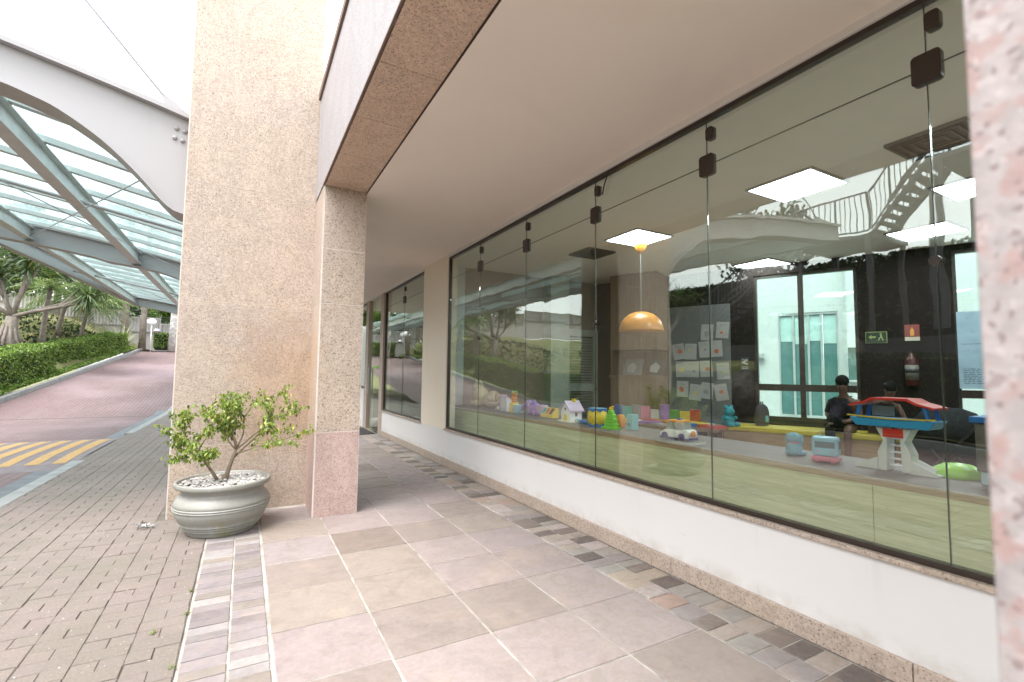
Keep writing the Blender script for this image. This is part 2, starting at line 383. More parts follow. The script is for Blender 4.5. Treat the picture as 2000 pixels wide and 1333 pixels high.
# kerbs as separate stones
def kerb_row(name, fx, wdt, y0, y1, step, top, mat):
    root = tag(bpy.data.objects.new(name, None), kind='structure'); COL.objects.link(root); y = y0
    while y < y1:
        a, b = y+.004, y+step-.004
        mb = MB(); v = []
        for yy in (a, b):
            for dx, dz in ((0, -.25), (wdt, -.25), (wdt, top-.012), (wdt-.012, top), (.012, top), (0, top-.012)): v.append((fx(yy)+dx, yy, hr(yy)+dz))
        f = [tuple(range(6))[::-1], tuple(range(6, 12))] + [(i, (i+1) % 6, 6+(i+1) % 6, 6+i) for i in range(6)]
        mb.add(v, f).build('kerb_stone', mat, root); y += step
    return root
kerb_row('garden_kerb', lambda y: kerb_x(y)-.13, .13, -12, 34.4, 1.0, .06, KERB)
kerb_row('pavement_kerb', lambda y: -2.08, .16, -6, 8.6, 1.0, .003, KERB)
kerb_row('pavement_kerb', lambda y: -2.08, .16, 8.6, 12.4, .95, -.045, KERB)
kerb_row('pavement_kerb', lambda y: -2.08, .16, 12.4, 19.4, 1.0, .003, KERB)
# expansion joint at the foot of the ramp and speed hump with painted stripes
struct('expansion_joint', MB().box(-6.7, -2.1, 17.95, 18.02, -.12, -.094), plain('rubber_joint', (.05, .05, .055), .7))
hump = MB(); prof = [(8.9, -.099), (9.3, -.06), (10.0, -.035), (11.4, -.035), (12.1, -.06), (12.5, -.099)]
for y, z in prof: hump.v += [(-6.6, y, z), (-2.085, y, z)]
for i in range(len(prof)-1): hump.f.append((2*i, 2*i+1, 2*i+3, 2*i+2))
HUMP = plain('hump_concrete', (.20, .165, .17), .85, var=.1, bump=.3)
hump_o = struct('speed_hump', hump, HUMP)
def paint():
    k = NT('yellow_paint'); c = k.ramp(k.noise(9, 5, .65), [(.3, (.42, .235, .07)), (.6, (.48, .29, .10))])
    c = k.mix(k.ramp(k.noise(24, 5, .7), [(.52, 0.0), (.66, .75)]), c, (.22, .18, .17)); k.bsdf(c, .7); return k.m
YEL = paint()
def hz(y):
    for (a, b), (c, d) in zip(prof, prof[1:]):
        if a <= y <= c: return b+(d-b)*(y-a)/(c-a)
for i in range(15):
    x = -2.20 - i*.29; mb = MB(); ys = [9.25, 9.3, 10.0, 11.4, 12.0]
    for y in ys: mb.v += [(x-.155+random.uniform(-.006, .006), y, hz(y)+.004), (x+random.uniform(-.01, .01), y, hz(y)+.004)]
    for j in range(len(ys)-1): mb.f.append((2*j, 2*j+1, 2*j+3, 2*j+2))
    mb.build('painted_stripe', YEL, hump_o)

# ------------------------------------------------------------------ pavement of concrete pavers (left)
pav = struct('pavement', MB().add([(-1.93,-6,-.007),(-.205,-6,-.007),(-.205,5.5,-.007),(-.56,5.5,-.007),(-.56,33,-.007),(-1.93,33,-.007)], [(0,1,2,3,4,5)]), JOINT)
pv_full = None
def shared(name, sx, sy, h, ch, mat):
    v, f = piece(sx, sy, h, ch); return MB().add(v, f).mesh(name, mat)
meF = shared('paver', .1955, .0972, .03, .003, PAV); meH = shared('paver', .0978, .0972, .03, .003, PAV)
spots = []
lanes = [(-.31-.2*i) for i in range(9)]
y = -1.0; row = 0
while y < 19.0:
    for xc in lanes:
        if xc < -1.93: continue
        if y > 5.12 and xc > -.66: continue
        w_ = min(.194, 2*(xc+1.925)) if xc-.1 < -1.93 else .194
        if row % 2: spots.append((xc, y, 'F'))
        else: spots += [(xc-.05, y, 'H'), (xc+.05, y, 'H')]
    y += .1; row += 1
def seen(s):   # the larger ones in view first
    x, yy, k = s
    return -yy if yy > 1.75 - .55*(x+.2) + (-.4-x)*1.4 else -99
order = sorted(spots, key=seen, reverse=True)
far = MB()
for i, (x, yy, k) in enumerate(order):
    dz = random.uniform(-.003, .0015); tx, ty = random.gauss(0, .0035), random.gauss(0, .0035)
    if i < 290:
        link('paver', meF if k == 'F' else meH, pav, (x+random.uniform(-.002, .002), yy+random.uniform(-.002, .002), dz), (tx, ty, random.gauss(0, .003)))
    else:
        v, f = piece(.1955 if k == 'F' else .0978, .0972, .03, .003); far.add([(a+x, b+yy, c+dz+a*tx) for a, b, c in v], f)
tag(far.build('pavers', PAV_I, pav, fix=False), kind='stuff')
# a few weeds and dry leaves in the joints
WEED = plain('weed_green', (.16, .20, .05), .8, var=.3)
for i, (x, yy) in enumerate([(-.225, 2.62), (-.43, 2.52), (-.62, 2.42), (-.50, 2.38), (-.215, 3.15), (-.22, 3.45), (-.34, 3.0)]):
    mb = MB()
    for k in range(16):
        a = random.uniform(0, 6.28); r = random.uniform(0, .022); cx, cy_ = x+r*math.cos(a)*(2.2 if i == 2 else .8), yy+r*math.sin(a)
        L = random.uniform(.008, .02); t = random.uniform(0, 6.28); dx, dy = math.cos(t)*L, math.sin(t)*L
        mb.add([(cx-dy*.2, cy_+dx*.2, 0), (cx+dy*.2, cy_-dx*.2, 0), (cx+dx, cy_+dy, random.uniform(.004, .022))], [(0,1,2)])
    tag(mb.build('weed', WEED, fix=False), ['green weed at the edge of the light stone strip, nearest the frame bottom', 'small green weed in a paver joint', 'flat yellowish green weed patch between the pavers', 'tiny weed beside the yellowish weed patch', 'weed growing along the strip edge before the pot', 'weed on the strip edge nearest the pot', 'tiny weed left of the light stone strip'][i], 'weed')

# ------------------------------------------------------------------ stone walkway under the porch
walk = struct('walkway', MB().add([(-.205,-2,-.005),(2.52,-2,-.005),(2.52,14,-.005),(.575,14,-.005),(.575,5.25,-.005),(-.205,5.25,-.005)], [(0,1,2,3,4,5)]), GROUT)
cx = [.168, .648, 1.143, 1.628, 2.108]
ty0 = 2.231 - .475*4
for ci in range(4):
    j = 0; sh = [0.02, .0, .0, 0.0][ci]
    y = ty0 + sh
    meT = [shared('tile', cx[ci+1]-cx[ci]-.012, .475-.010, .02, .003, TILE) for _ in range(1)][0]
    while y < 12.4:
        if not (ci == 0 and y > 4.7 and y > 5.0) and not (ci == 0 and y > 4.9):
            link('tile', meT, walk, ((cx[ci]+cx[ci+1])/2+random.uniform(-.002, .002), y+.2375+random.uniform(-.002, .002), random.uniform(-.0015, .002)), (random.gauss(0, .0012), random.gauss(0, .0012), random.gauss(0, .0022)))
        y += .475
def mosaic(x0, x1, ya, yb, lo, hi, mat):
    y = ya
    while y < yb:
        L = random.uniform(lo, hi); me = shared('stone', x1-x0-.010, L-.008, .02, .003, mat)
        link('stone', me, walk, ((x0+x1)/2, y+L/2, random.uniform(-.0015, .003)), (random.gauss(0, .004), random.gauss(0, .004), random.gauss(0, .007))); y += L
mosaic(2.116, 2.300, .9, 12.2, .085, .145, MOS_D); mosaic(2.300, 2.486, .9, 12.2, .085, .145, MOS_D)
mosaic(-.198, -.010, .9, 4.95, .072, .098, MOS_L); mosaic(-.010, .160, .9, 4.95, .072, .098, MOS_L)

struct('forecourt', MB().add([(-.555,5.26,-.010),(.57,5.26,-.010),(.57,14.01,-.010),(2.6,14.01,-.010),(2.6,33,-.010),(-.555,33,-.010)], [(0,1,2,3,4,5)]), PAV)
# ------------------------------------------------------------------ granite slab column, pillars, beam
def panel(parent, mat, *a): return Box('granite_panel', mat, parent, *a, bevel=.0012)
slab = thing('granite_column', 'broad beige granite column face behind the potted shrub', 'column', (.02, 5.5, 0))
CORE = plain('mortar_core', (.60, .545, .50), .9)
def at_parent(o, p): o.matrix_parent_inverse = p.matrix_world.inverted(); return o
bpy.context.view_layer.update()
def child(o, p):
    o.parent = p; o.matrix_parent_inverse = Matrix.Translation(-Vector(p.location)); return o
child(Box('core', CORE, None, -.548, .60, 5.1915, 5.89, -.1, 6.9), slab)
zs = [-.02, .62, 1.896, 3.03, 4.58, 5.6, 6.9]
for a, b in zip(zs, zs[1:]):
    child(panel(None, G, -.54, .59, 5.19, 5.2+.01, a+.002, b-.002), slab)
    child(panel(None, G, -.55, -.538, 5.2, 5.90, a+.002, b-.002), slab)
pil = thing('granite_pillar', 'narrow granite pillar with a pink base panel at the passage entrance', 'pillar', (.77, 4.8, 0))
child(Box('core', CORE, None, .5735, .9625, 4.6515, 5.185, -.1, 3.03), pil)
for i, (a, b) in enumerate([(-.02, .75), (.75, 1.928), (1.928, 2.44), (2.44, 3.035)]):
    m = G_PINK if i == 0 else G
    child(panel(None, m, .585, .960, 4.65, 4.662, a+.003, b-.003), pil)
    child(panel(None, m, .572, .584, 4.655, 5.19, a+.003, b-.003), pil)
    child(panel(None, m, .953, .964, 4.664, 5.2, a+.003, b-.003), pil)
np_ = thing('granite_pillar', 'pale speckled granite pillar close to the camera at the right edge', 'pillar', (.77, -.1, 0))
child(Box('core', CORE, None, .583, .955, -.28, .160, -.1, 3.03), np_)
for a, b in [(-.02, .75), (.75, 1.928), (1.928, 3.035)]:
    child(bev(panel(None, G_NEAR, .572, .586, -.285, .168, a+.002, b-.002), .006), np_)
    child(panel(None, G_NEAR, .588, .96, .158, .169, a+.002, b-.002), np_)
beam = thing('granite_beam', 'granite clad beam with white fascia running from the pillar over the camera', 'beam', (.77, 2, 3.03))
child(Box('core', CORE, None, .585, .95, -6, 4.655, 3.045, 4.10), beam)
child(Box('core', CORE, None, .585, .95, 4.70, 5.19, 3.045, 4.10), beam)
FASC = granite('fascia_white', (0.337, 0.319, 0.323), (0.327, 0.309, 0.316), (0.287, 0.265, 0.265))
y = 5.19
for L in [1.7, 1.2, 1.2, 1.2, 1.2, 1.2, 1.2, 1.2, 1.2]:
    child(panel(None, FASC, .565, .580, y-L+.003, y-.003, 3.046, 4.08), beam); y -= L
y = 4.655
for L in [.76, .63, .66, .72, .7, .75, .7, .7, .7, .7, .7, .7]:
    child(panel(None, G_SOF, .582, .957, y-L+.002, y-.002, 3.034, 3.046), beam); y -= L
child(Box('metal_cap', plain('brown_metal', (.19, .13, .10), .4, .5), None, .545, .66, -6, 5.13, 4.085, 4.155), beam)
child(Box('drip_edge', plain('brown_metal', (.19, .13, .10), .4, .5), None, .562, .575, -6, 4.66, 3.033, 3.0445), beam)
roof = struct('porch_roof', MB().prism([(.66,-6),(11.9,-6),(8.1,2.3),(5.95,7.0),(5.95,13.5),(.66,13.5)], lambda a, b: (a, b, 3.9), lambda a, b: (a, b, 4.05)), WHITE)
struct('porch_soffit', MB().box(.960, 2.52, -6, 13.6, 3.022, 3.10), SOFFIT)
Box('shadow_gap', BRONZE, roof, .9585, .9635, -6, 4.65, 3.0215, 3.036)

# ------------------------------------------------------------------ storefront wall
wall = thing('storefront_wall', 'white storefront wall with granite plinth below the long window', 'wall', (2.55, 4, 0))
BEIGE = WHITE
def wallbox(name, *a): return child(Box(name, WHITE, None, *a), wall)
wallbox('wall_base', 2.512, 2.66, -2, 10.08, 0.0, .492)
wallbox('wall_pier', 2.512, 2.66, 6.44, 7.50, .493, 3.03).data.materials[0] = render_mat('bounce_lit_render', (.78, .70, .58), False)  # pier of the white wall; warm bounce light put into its colour
wallbox('wall_head', 2.512, 2.66, -2, 6.439, 2.975, 3.03)
wallbox('wall_head', 2.512, 2.66, 7.501, 13.4, 2.975, 3.03)
wallbox('wall_pier', 2.512, 2.66, -2.2, .12, .493, 2.974)
wallbox('wall_base', 2.512, 2.66, 11.78, 13.4, 0.0, .9)
y = -1.6
while y < 10.0:
    L = min(1.3, 10.06-y); child(bev(Box('plinth_stone', G, None, 2.488, 2.511, y+.002, y+L-.002, .001, .108), .003), wall); y += L
for a, b in ((.10, 6.46), (7.48, 10.0)):
    y = a
    while y < b-.05:
        L = min(1.6, b-y); child(bev(Box('sill_stone', G, None, 2.492, 2.64, y+.001, y+L-.001, .494, .516), .003), wall); y += L
for (a, b) in ((10.03, 10.28), (11.42, 11.66)): child(Box('door_post', plain('taupe_post', (.42, .34, .28), .6), None, 2.50, 2.66, a, b, 0, 2.974), wall)

def fitting(sy, sz):
    pts = []; r = .016
    for cx_, cz, a0 in ((sy/2-r, sz/2-r, 0), (-sy/2+r, sz/2-r, 90), (-sy/2+r, -sz/2+r, 180), (sy/2-r, -sz/2+r, 270)):
        for k in range(4): a = R(a0+30*k); pts.append((cx_+r*math.cos(a), cz+r*math.sin(a)))
    return MB().prism(pts, lambda a, b: (-.014, a, b), lambda a, b: (.022, a, b)).mesh('patch_fitting', BRONZE)
meP = fitting(.105, .135); mePs = fitting(.055, .085); 
meDot = MB().lathe([(.0001, 0), (.022, 0), (.022, .02), (.0001, .02)], n=14).mesh('lock_stud', BRONZE)
def window(name, label, edges, zt, zb=.517, ztr=2.655, studs=()):
    t = thing(name, label, 'window', (2.55, edges[0], .5)); t0 = Vector(t.location)
    y0, y1 = edges[-1], edges[0]
    if y0 > y1: y0, y1 = y1, y0
    for nm, a in (('frame_rail', (2.528, 2.572, y0, y1, zb, zb+.026)), ('frame_rail', (2.528, 2.572, y0, y1, zt-.028, zt)), ('frame_stile', (2.528, 2.572, y1-.02, y1, zb+.0265, zt-.0285)), ('frame_stile', (2.528, 2.572, y0, y0+.02, zb+.0265, zt-.0285))):
        child(Box(nm, BRONZE, None, *a), t)
    es = sorted(edges)
    for i in range(len(es)-1):
        a, b = es[i]+(.002 if i else .02), es[i+1]-(.002 if i < len(es)-2 else .02)
        yc = (a+b)/2; rzr = random.gauss(0, .0022)
        for z0, z1 in ((zb+.027, ztr-.002), (ztr+.002, zt-.029)):
            me = MB().box(-.005, .005, -(b-a)/2, (b-a)/2, -(z1-z0)/2, (z1-z0)/2).mesh('glass_pane', GLASS)
            link('glass_pane', me, t, Vector((2.55, yc, (z0+z1)/2))-t0, (0, random.gauss(0, .0012), rzr))
        if 0 < i:
            for me, dz, dy in ((meP, ztr, 0), (mePs, ztr+.20, -.028)):
                link('patch_fitting', me, t, Vector((2.55, es[i]+dy, dz))-t0)
            child(Box('glass_edge', plain('glass_edge_dark', (.03, .04, .032), .3), None, 2.5455, 2.5545, es[i]-.0018, es[i]+.0018, zb+.027, zt-.029), t)
    for i in range(len(es)-1): child(Box('glass_edge', plain('glass_edge_dark', (.03, .04, .032), .3), None, 2.546, 2.554, es[i]+.003, es[i+1]-.003, ztr-.0018, ztr+.0018), t)
    for yy, zz in studs: link('lock_stud', meDot, t, Vector((2.53, yy, zz))-t0, (0, R(90), 0))
    return t
window('storefront_window', 'long frameless glass window with dark patch fittings and toys behind', [6.44, 5.43, 4.29, 3.145, 2.017, .876, .12], 2.974, studs=((.876, 1.80), (3.145, 1.73), (5.43, 1.74)))
window('storefront_window', 'narrow dark window left of the white wall pier', [10.0, 8.72, 7.52], 2.974)
window('storefront_window', 'farthest window beyond the glass door, cut off by the pillar', [13.3, 11.8], 2.974, zb=.93)
door = thing('glass_door', 'frameless glass entrance door past the narrow dark window', 'door', (2.55, 10.85, 0))
child(MB().box(2.545, 2.555, 10.29, 11.41, .02, 2.3).build('glass_leaf', GLASS), door); child(MB().box(2.545, 2.555, 10.29, 11.41, 2.31, 2.95).build('transom_glass', GLASS), door)
child(Box('pivot_patch', BRONZE, None, 2.53, 2.57, 10.29, 10.45, .02, .09), door); child(Box('pivot_patch', BRONZE, None, 2.53, 2.57, 10.29, 10.45, 2.2, 2.3), door)
child(MB().tube([(2.50, 11.28, .8), (2.50, 11.28, 1.4)], .014).build('pull_handle', CABLE), door)
child(Box('safety_sticker', plain('lime_sticker', (.25, .55, .08), .5), None, 2.542, 2.5445, 10.6, 11.0, 1.38, 1.45), door)
tag(Box('door_mat', plain('mat_dark', (.045, .04, .035), .95, var=.2, bump=.6), None, 1.55, 2.45, 10.25, 11.5, .004, .016), 'dark rectangular door mat before the glass door', 'mat')
# a loose black cable on the glass
tag(MB().tube([(2.535, 2.93, 2.97), (2.53, 2.97, 2.93), (2.53, 3.01, 2.86), (2.53, 3.03, 2.79)], .006, 6).build('cable', BLACKP), 'short black cable hanging at the top of the window', 'cable')

# ------------------------------------------------------------------ potted shrub
pot = thing('potted_shrub', 'small leafy shrub in a round pale grey ribbed pot with white pebbles', 'plant', (-.11, 4.68, 0))
prof_p = [(.235, 0), (.246, .004), (.250, .018), (.260, .038), (.268, .041), (.272, .046), (.270, .051), (.263, .054), (.270, .058), (.280, .061), (.284, .066), (.281, .071), (.275, .074), (.284, .078), (.294, .081), (.298, .086), (.296, .091), (.290, .094), (.312, .115), (.333, .160), (.343, .195),
          (.341, .197), (.349, .200), (.352, .205), (.349, .210), (.341, .213), (.349, .216), (.352, .221), (.349, .226), (.342, .229), (.346, .233), (.340, .255), (.322, .285), (.300, .308), (.288, .322), (.290, .334), (.300, .340), (.302, .352), (.318, .362), (.340, .370), (.346, .378), (.345, .402), (.340, .410), (.325, .410), (.318, .400), (.312, .372), (.30, .33)]
MB().lathe(prof_p[:-1], n=64).build('pot', POTM, pot, True)
MB().lathe([(.0001, .372), (.315, .372)], n=32).build('soil', plain('soil', (.05, .04, .03), .95), pot)
pb = MB()
for i in range(620):
    a = random.uniform(0, 6.28); r = .305*math.sqrt(random.random()); s = random.uniform(.009, .020)
    pb.blob((r*math.cos(a), r*math.sin(a), .376 + random.uniform(0, .014) + .012*(1-r/.3)), (s*random.uniform(.8, 1.2), s*random.uniform(.7, 1), s*.6), 6, 4, .12)
tag(pb.build('pebbles', PEB, pot, True), kind='stuff')
BARK = plain('grey_bark', (.22, .17, .12), .85, var=.2, bump=.5, bscale=60)
tips = []
tr = MB()
def branch(p, d, L, r, depth):
    p = Vector(p); d = Vector(d).normalized(); pts = [p]; n = 4
    for i in range(n):
        d = (d + Vector((random.gauss(0, .16), random.gauss(0, .16), random.gauss(.02, .10)))).normalized(); p = p + d*L/n; pts.append(p)
    tr.tube(pts, [r*(1-.45*i/n) for i in range(n+1)], 7 if depth < 2 else 5)
    if depth >= 2:
        for q in pts[1:]: tips.append((q, d))
    elif depth == 1: tips.append((pts[-1], d)); tips.append((pts[-2], d))
    if depth < 3:
        for i in range(3 if depth else 3):
            q = pts[random.choice([2, 3, 4])] if i else pts[-1]
            nd = (d*.9 + Vector((random.uniform(-1, 1), random.uniform(-.8, .8), random.uniform(-.25, .45)))).normalized()
            branch(q, nd, L*random.uniform(.55, .8), r*.55, depth+1)
tr.tube([(.01, 0, .36), (.02, 0, .45), (.05, -.01, .56), (.075, -.01, .64)], [.020, .017, .014, .012])
tr.tube([(-.03, 0, .36), (-.075, -.01, .45), (-.13, -.02, .54), (-.19, -.02, .63)], [.015, .0125, .011, .009])
tr.tube([(-.005, .01, .36), (-.004, .01, .44)], [.018, .016])
random.seed(21)
for (p, d, L) in [((.075,-.01,.64), (-.35, .1, 1), .20), ((.075,-.01,.64), (.9, .0, .55), .33), ((.06,-.01,.60), (1, -.2, .40), .36), ((.075,-.01,.64), (.2, -.2, 1), .25), ((.075,-.01,.64), (.6, .2, .9), .28), ((.05,0,.56), (.7, .3, .55), .26),
                  ((-.19,-.02,.63), (-.4, 0, .9), .20), ((-.19,-.02,.63), (-.8, .1, .6), .17), ((-.15,-.02,.57), (-1, -.2, .25), .15), ((-.19,-.02,.63), (.4, -.1, 1), .20), ((-.10,-.02,.49), (-.4, -.3, .3), .14), ((.075,-.01,.64), (-.6, -.2, .8), .20)]:
    branch(p, d, L, .0078, 1)
tr.build('trunk', BARK, pot, True)
def leafmat(name, stops, island=False, trans=.35):
    k = NT(name); c = k.ramp(k.isl() if island else k.objrand(), stops)
    d = k.n('BsdfPrincipled'); k.l(c, d.inputs['Base Color']); d.inputs['Roughness'].default_value = .5
    t = k.n('BsdfTranslucent'); k.l(k.mix(1.0, c, (1.3, 1.35, .7), 'MULTIPLY'), t.inputs[0]); m = k.n('MixShader'); m.inputs[0].default_value = trans
    k.l(d.outputs[0], m.inputs[1]); k.l(t.outputs[0], m.inputs[2]); k.l(m.outputs[0], k.out.inputs[0]); return k.m
LST = [(0, (0.064, 0.110, 0.018)), (.3, (0.156, 0.239, 0.041)), (.65, (0.267, 0.359, 0.074)), (.9, (0.386, 0.423, 0.120)), (1, (0.386, 0.304, 0.083))]
LEAF = leafmat('shrub_leaf', LST); LEAF_I = leafmat('shrub_leaf_mass', LST, True)
LV = [(0,0,0), (.35,-.26,.05), (.35,0,-.02), (.35,.26,.05), (.72,-.20,.0), (.72,0,-.07), (.72,.20,.0), (1,0,-.13)]
LF = [(0,1,2), (0,2,3), (1,4,5,2), (2,5,6,3), (4,7,5), (5,7,6)]
meL = [MB().add([(a*L, b*L, c*L) for a, b, c in LV], LF).mesh('leaf', LEAF, True, False) for L in (.024, .032, .040)]
random.seed(5); nl = 0; lm = MB()
random.shuffle(tips)
def leafrot(): return Euler((random.gauss(0, .5), random.uniform(.3, 1.35), random.uniform(0, 6.28)))
for q, d in tips:
    for k in range(random.choice([4, 5, 6, 7])):
        p = q + Vector((random.gauss(0, .017), random.gauss(0, .017), random.gauss(0, .012))); rot = leafrot()
        if nl < 290: link('leaf', random.choice(meL), pot, p, rot)
        else:
            L = random.choice((.024, .032, .040)); M3 = rot.to_matrix(); lm.add([p + M3 @ (Vector(v)*L) for v in LV], LF)
        nl += 1
tag(lm.build('leaves', LEAF_I, pot, True, False), kind='stuff')
# crumpled litter by the column foot and bits on the pavers
mb = MB(); random.seed(3)
for i in range(26):
    c = Vector((-.66+random.gauss(0, .035), 5.0+random.gauss(0, .03), random.uniform(.005, .04))); s = random.uniform(.012, .035)
    mb.add([c+Vector((random.uniform(-s, s), random.uniform(-s, s), random.uniform(-s*.4, s*.6))) for _ in range(4)], [(0,1,2), (0,2,3), (0,3,1)])
tag(mb.build('crumpled_plastic', plain('clear_plastic_scrap', (.36, .35, .34), .3), fix=False), 'crumpled pale plastic scrap at the foot of the column', 'litter')

# ------------------------------------------------------------------ glass canopy over the drive
can = thing('glass_canopy', 'white steel canopy with arched girder and glass roof over the driveway', 'canopy', (-.6, 5.5, 0))
def rz_(x): return 3.70 + (-.55-x)*.262 - max(0, -.55-x)**2*.017      # top line of girders
TOP = [(-.55-.35*i) for i in range(17)]
bot = [(-.565, 2.79), (-.65, 2.815), (-.70, 2.85), (-.77, 2.92), (-.97, 3.144), (-1.21, 3.365), (-1.50, 3.554), (-1.70, 3.632), (-1.90, 3.69), (-2.3, 3.76), (-2.9, 3.83)]
def cat(P, n=5):
    o = []
    for i in range(len(P)-1):
        p0, p1, p2, p3 = (Vector(P[max(0, min(len(P)-1, i+k))]) for k in (-1, 0, 1, 2))
        for j in range(n):
            t = j/n; q = .5*((2*p1)+(p2-p0)*t+(2*p0-5*p1+4*p2-p3)*t*t+(3*p1-p0-3*p2+p3)*t**3); o.append((q.x, q.y))
    return o + [tuple(P[-1])]
bot = bot[:2] + cat(bot[2:])
def girder(y, xtip, haunch, th=.16):
    top = [(x, rz_(x)) for x in [-.55-.3*i for i in range(60)] if x > xtip] + [(xtip, rz_(xtip))]
    if haunch: b = [q for q in bot if q[0] > xtip]; x0 = -2.9
    else: b = [(-.55, rz_(-.55)-.36)]; x0 = -.6
    b = b + [(x, rz_(x)-.36) for x in [-3.2-.3*i for i in range(40)] if xtip < x < x0-.2] + [(xtip, rz_(xtip)-.34)]
    poly = b + top[::-1]
    n = len(b)
    o = MB()
    # web
    o.prism(poly, lambda a, c: (a, y-th/2, c), lambda a, c: (a, y+th/2, c))
    G_ = child(o.build('girder', STEELW, None), can)
    # flange below (wider) and above
    fl = MB()
    for i in range(n-1):
        (xa, za), (xb, zb_) = b[i], b[i+1]
        fl.add([(xa,y-.17,za-.025),(xb,y-.17,zb_-.025),(xb,y+.17,zb_-.025),(xa,y+.17,za-.025),(xa,y-.17,za-.002),(xb,y-.17,zb_-.002),(xb,y+.17,zb_-.002),(xa,y+.17,za-.002)], [(0,3,2,1),(4,5,6,7),(0,1,5,4),(2,3,7,6)] + ([(3,0,4,7)] if i == 0 else []) + ([(1,2,6,5)] if i == n-2 else []))
    f1 = fl.build('bottom_flange', STEELW); f1.parent = G_
    fl = MB()
    for i in range(len(top)-1):
        (xa, za), (xb, zb_) = top[i], top[i+1]
        fl.add([(xa,y-.16,za+.002),(xb,y-.16,zb_+.002),(xb,y+.16,zb_+.002),(xa,y+.16,za+.002),(xa,y-.16,za+.045),(xb,y-.16,zb_+.045),(xb,y+.16,zb_+.045),(xa,y+.16,za+.045)], [(0,3,2,1),(4,5,6,7),(0,1,5,4),(2,3,7,6)] + ([(3,0,4,7)] if i == 0 else []) + ([(1,2,6,5)] if i == len(top)-2 else []))
    f2 = fl.build('top_flange', STEELW); f2.parent = G_
    return G_
def edge_x(y): return -6.1 + (y-5.45)*(1.77/20.55)
G1 = girder(5.55, -6.1, True); G2 = girder(14.35, edge_x(14.35)+.05, True); G3 = girder(26.0, edge_x(26)+.02, False)
bolt = MB().lathe([(.0001, 0), (.022, 0), (.020, .014), (.0001, .018)], n=10).mesh('bolt', STEELW, True)
for x, z in ((-.672, 3.615), (-.605, 3.60), (-.683, 3.52), (-.62, 3.505), (-2.95, 4.05), (-3.05, 4.06), (-5.55, 4.55), (-5.65, 4.56), (-5.9, 4.56), (-6.0, 4.57)):
    link('bolt', bolt, G1, Vector((x, 5.468, z)) - Vector((0, 0, 0)), (R(90), 0, 0))
gs = MB().prism([(-.57, rz_(-.57)+.046), (-.575, 3.80), (-.70, 3.90), (-.80, 3.965), (-.815, 3.95), (-.775, rz_(-.775)+.046)], lambda a, c: (a, 5.54, c), lambda a, c: (a, 5.56, c)).build('gusset_plate', STEELW); gs.parent = G1
mst = MB().tube([(-2.77, 5.55, rz_(-2.77)+.04), (-2.77, 5.55, 6.3)], .045, 12).build('king_post', STEELW); mst.parent = G1
for a, b in (((-.80, 5.55, 3.95), (-2.77, 5.55, 6.26)), ((-5.5, 5.55, rz_(-5.5)+.12), (-2.77, 5.55, 6.26))):
    o = MB().tube([a, b], .014, 8).build('tie_rod', CABLE); o.parent = G1
o = MB().prism([(-5.3, rz_(-5.3)+.046), (-5.95, rz_(-5.95)+.046), (-5.9, rz_(-5.9)+.12), (-5.45, rz_(-5.45)+.19)], lambda a, c: (a, 5.54, c), lambda a, c: (a, 5.56, c)).build('gusset_plate', STEELW); o.parent = G1
def ibeam_y(name, xf, y0, y1, h, wd, drop, mat):
    # rafter as I section along y, between two heights
    mb = MB(); n = 6
    for (hw, za, zb_) in ((wd/2, -drop-h, -drop-h+.02), (.012, -drop-h+.0201, -drop-.0201), (wd/2, -drop-.02, -drop)):
        vs = []
        for i in range(n+1):
            y = y0+(y1-y0)*i/n; x = xf(y); z = rz_(x)
            vs += [(x-hw, y, z+za), (x+hw, y, z+za), (x+hw, y, z+zb_), (x-hw, y, z+zb_)]
        fs = [(0,1,2,3), tuple(4*n+k for k in (3,2,1,0))]
        for i in range(n):
            for k in range(4): fs.append((4*i+k, 4*i+(k+1) % 4, 4*i+4+(k+1) % 4, 4*i+4+k))
        mb.add(vs, fs)
    return child(mb.build(name, mat), can)
for xr in (-2.36, -4.28):
    ibeam_y('rafter', lambda y, xr=xr: xr, 5.64, 14.26, .27, .17, .04, STEELG)
    ibeam_y('rafter', lambda y, xr=xr: xr, 14.44, 25.9, .27, .17, .04, STEELG)
ibeam_y('rafter', lambda y: -.75, 5.64, 25.9, .27, .17, .04, STEELG)
ibeam_y('edge_beam', lambda y: edge_x(y)+.09, 5.75, 25.95, .36, .17, .0, STEELW)
# purlins with glass between
py_ = [5.80 + i*1.013 for i in range(21)]
def zat(x): return rz_(x) + .065
for y in py_[:-1] + [25.8]:
    xe = edge_x(y)-.1; mb = MB(); vs = []; xs_ = [-.45 + (xe+.45)*i/6 for i in range(7)]
    for x in xs_:
        z = rz_(x); vs += [(x, y-.05, z-.02), (x, y+.05, z-.02), (x, y+.05, z+.055), (x, y-.05, z+.055)]
    fs = [(0,1,2,3), tuple(24+k for k in (3,2,1,0))]
    for i in range(6):
        for k in range(4): fs.append((4*i+k, 4*i+(k+1) % 4, 4*i+4+(k+1) % 4, 4*i+4+k))
    child(mb.add(vs, fs).build('purlin', STEELG), can)
for i in range(20):
    ya, yb = py_[i]+.01, py_[i+1]-.01
    cuts = [(-.45, -2.35), (-2.37, -4.27), (-4.29, None)]
    for xa, xb in cuts:
        x2a = xb if xb else edge_x(ya)-.12; x2b = xb if xb else edge_x(yb)-.12
        if x2a > xa-.1: continue
        vs = [(xa,ya,zat(xa)),(xa,yb,zat(xa)),(x2b,yb,zat(x2b)),(x2a,ya,zat(x2a))]; vs += [(a, b, c+.012) for a, b, c in vs]
        child(MB().add(vs, [(0,1,2,3),(7,6,5,4),(0,4,5,1),(1,5,6,2),(2,6,7,3),(3,7,4,0)]).build('glass_pane', GLASS_C), can)
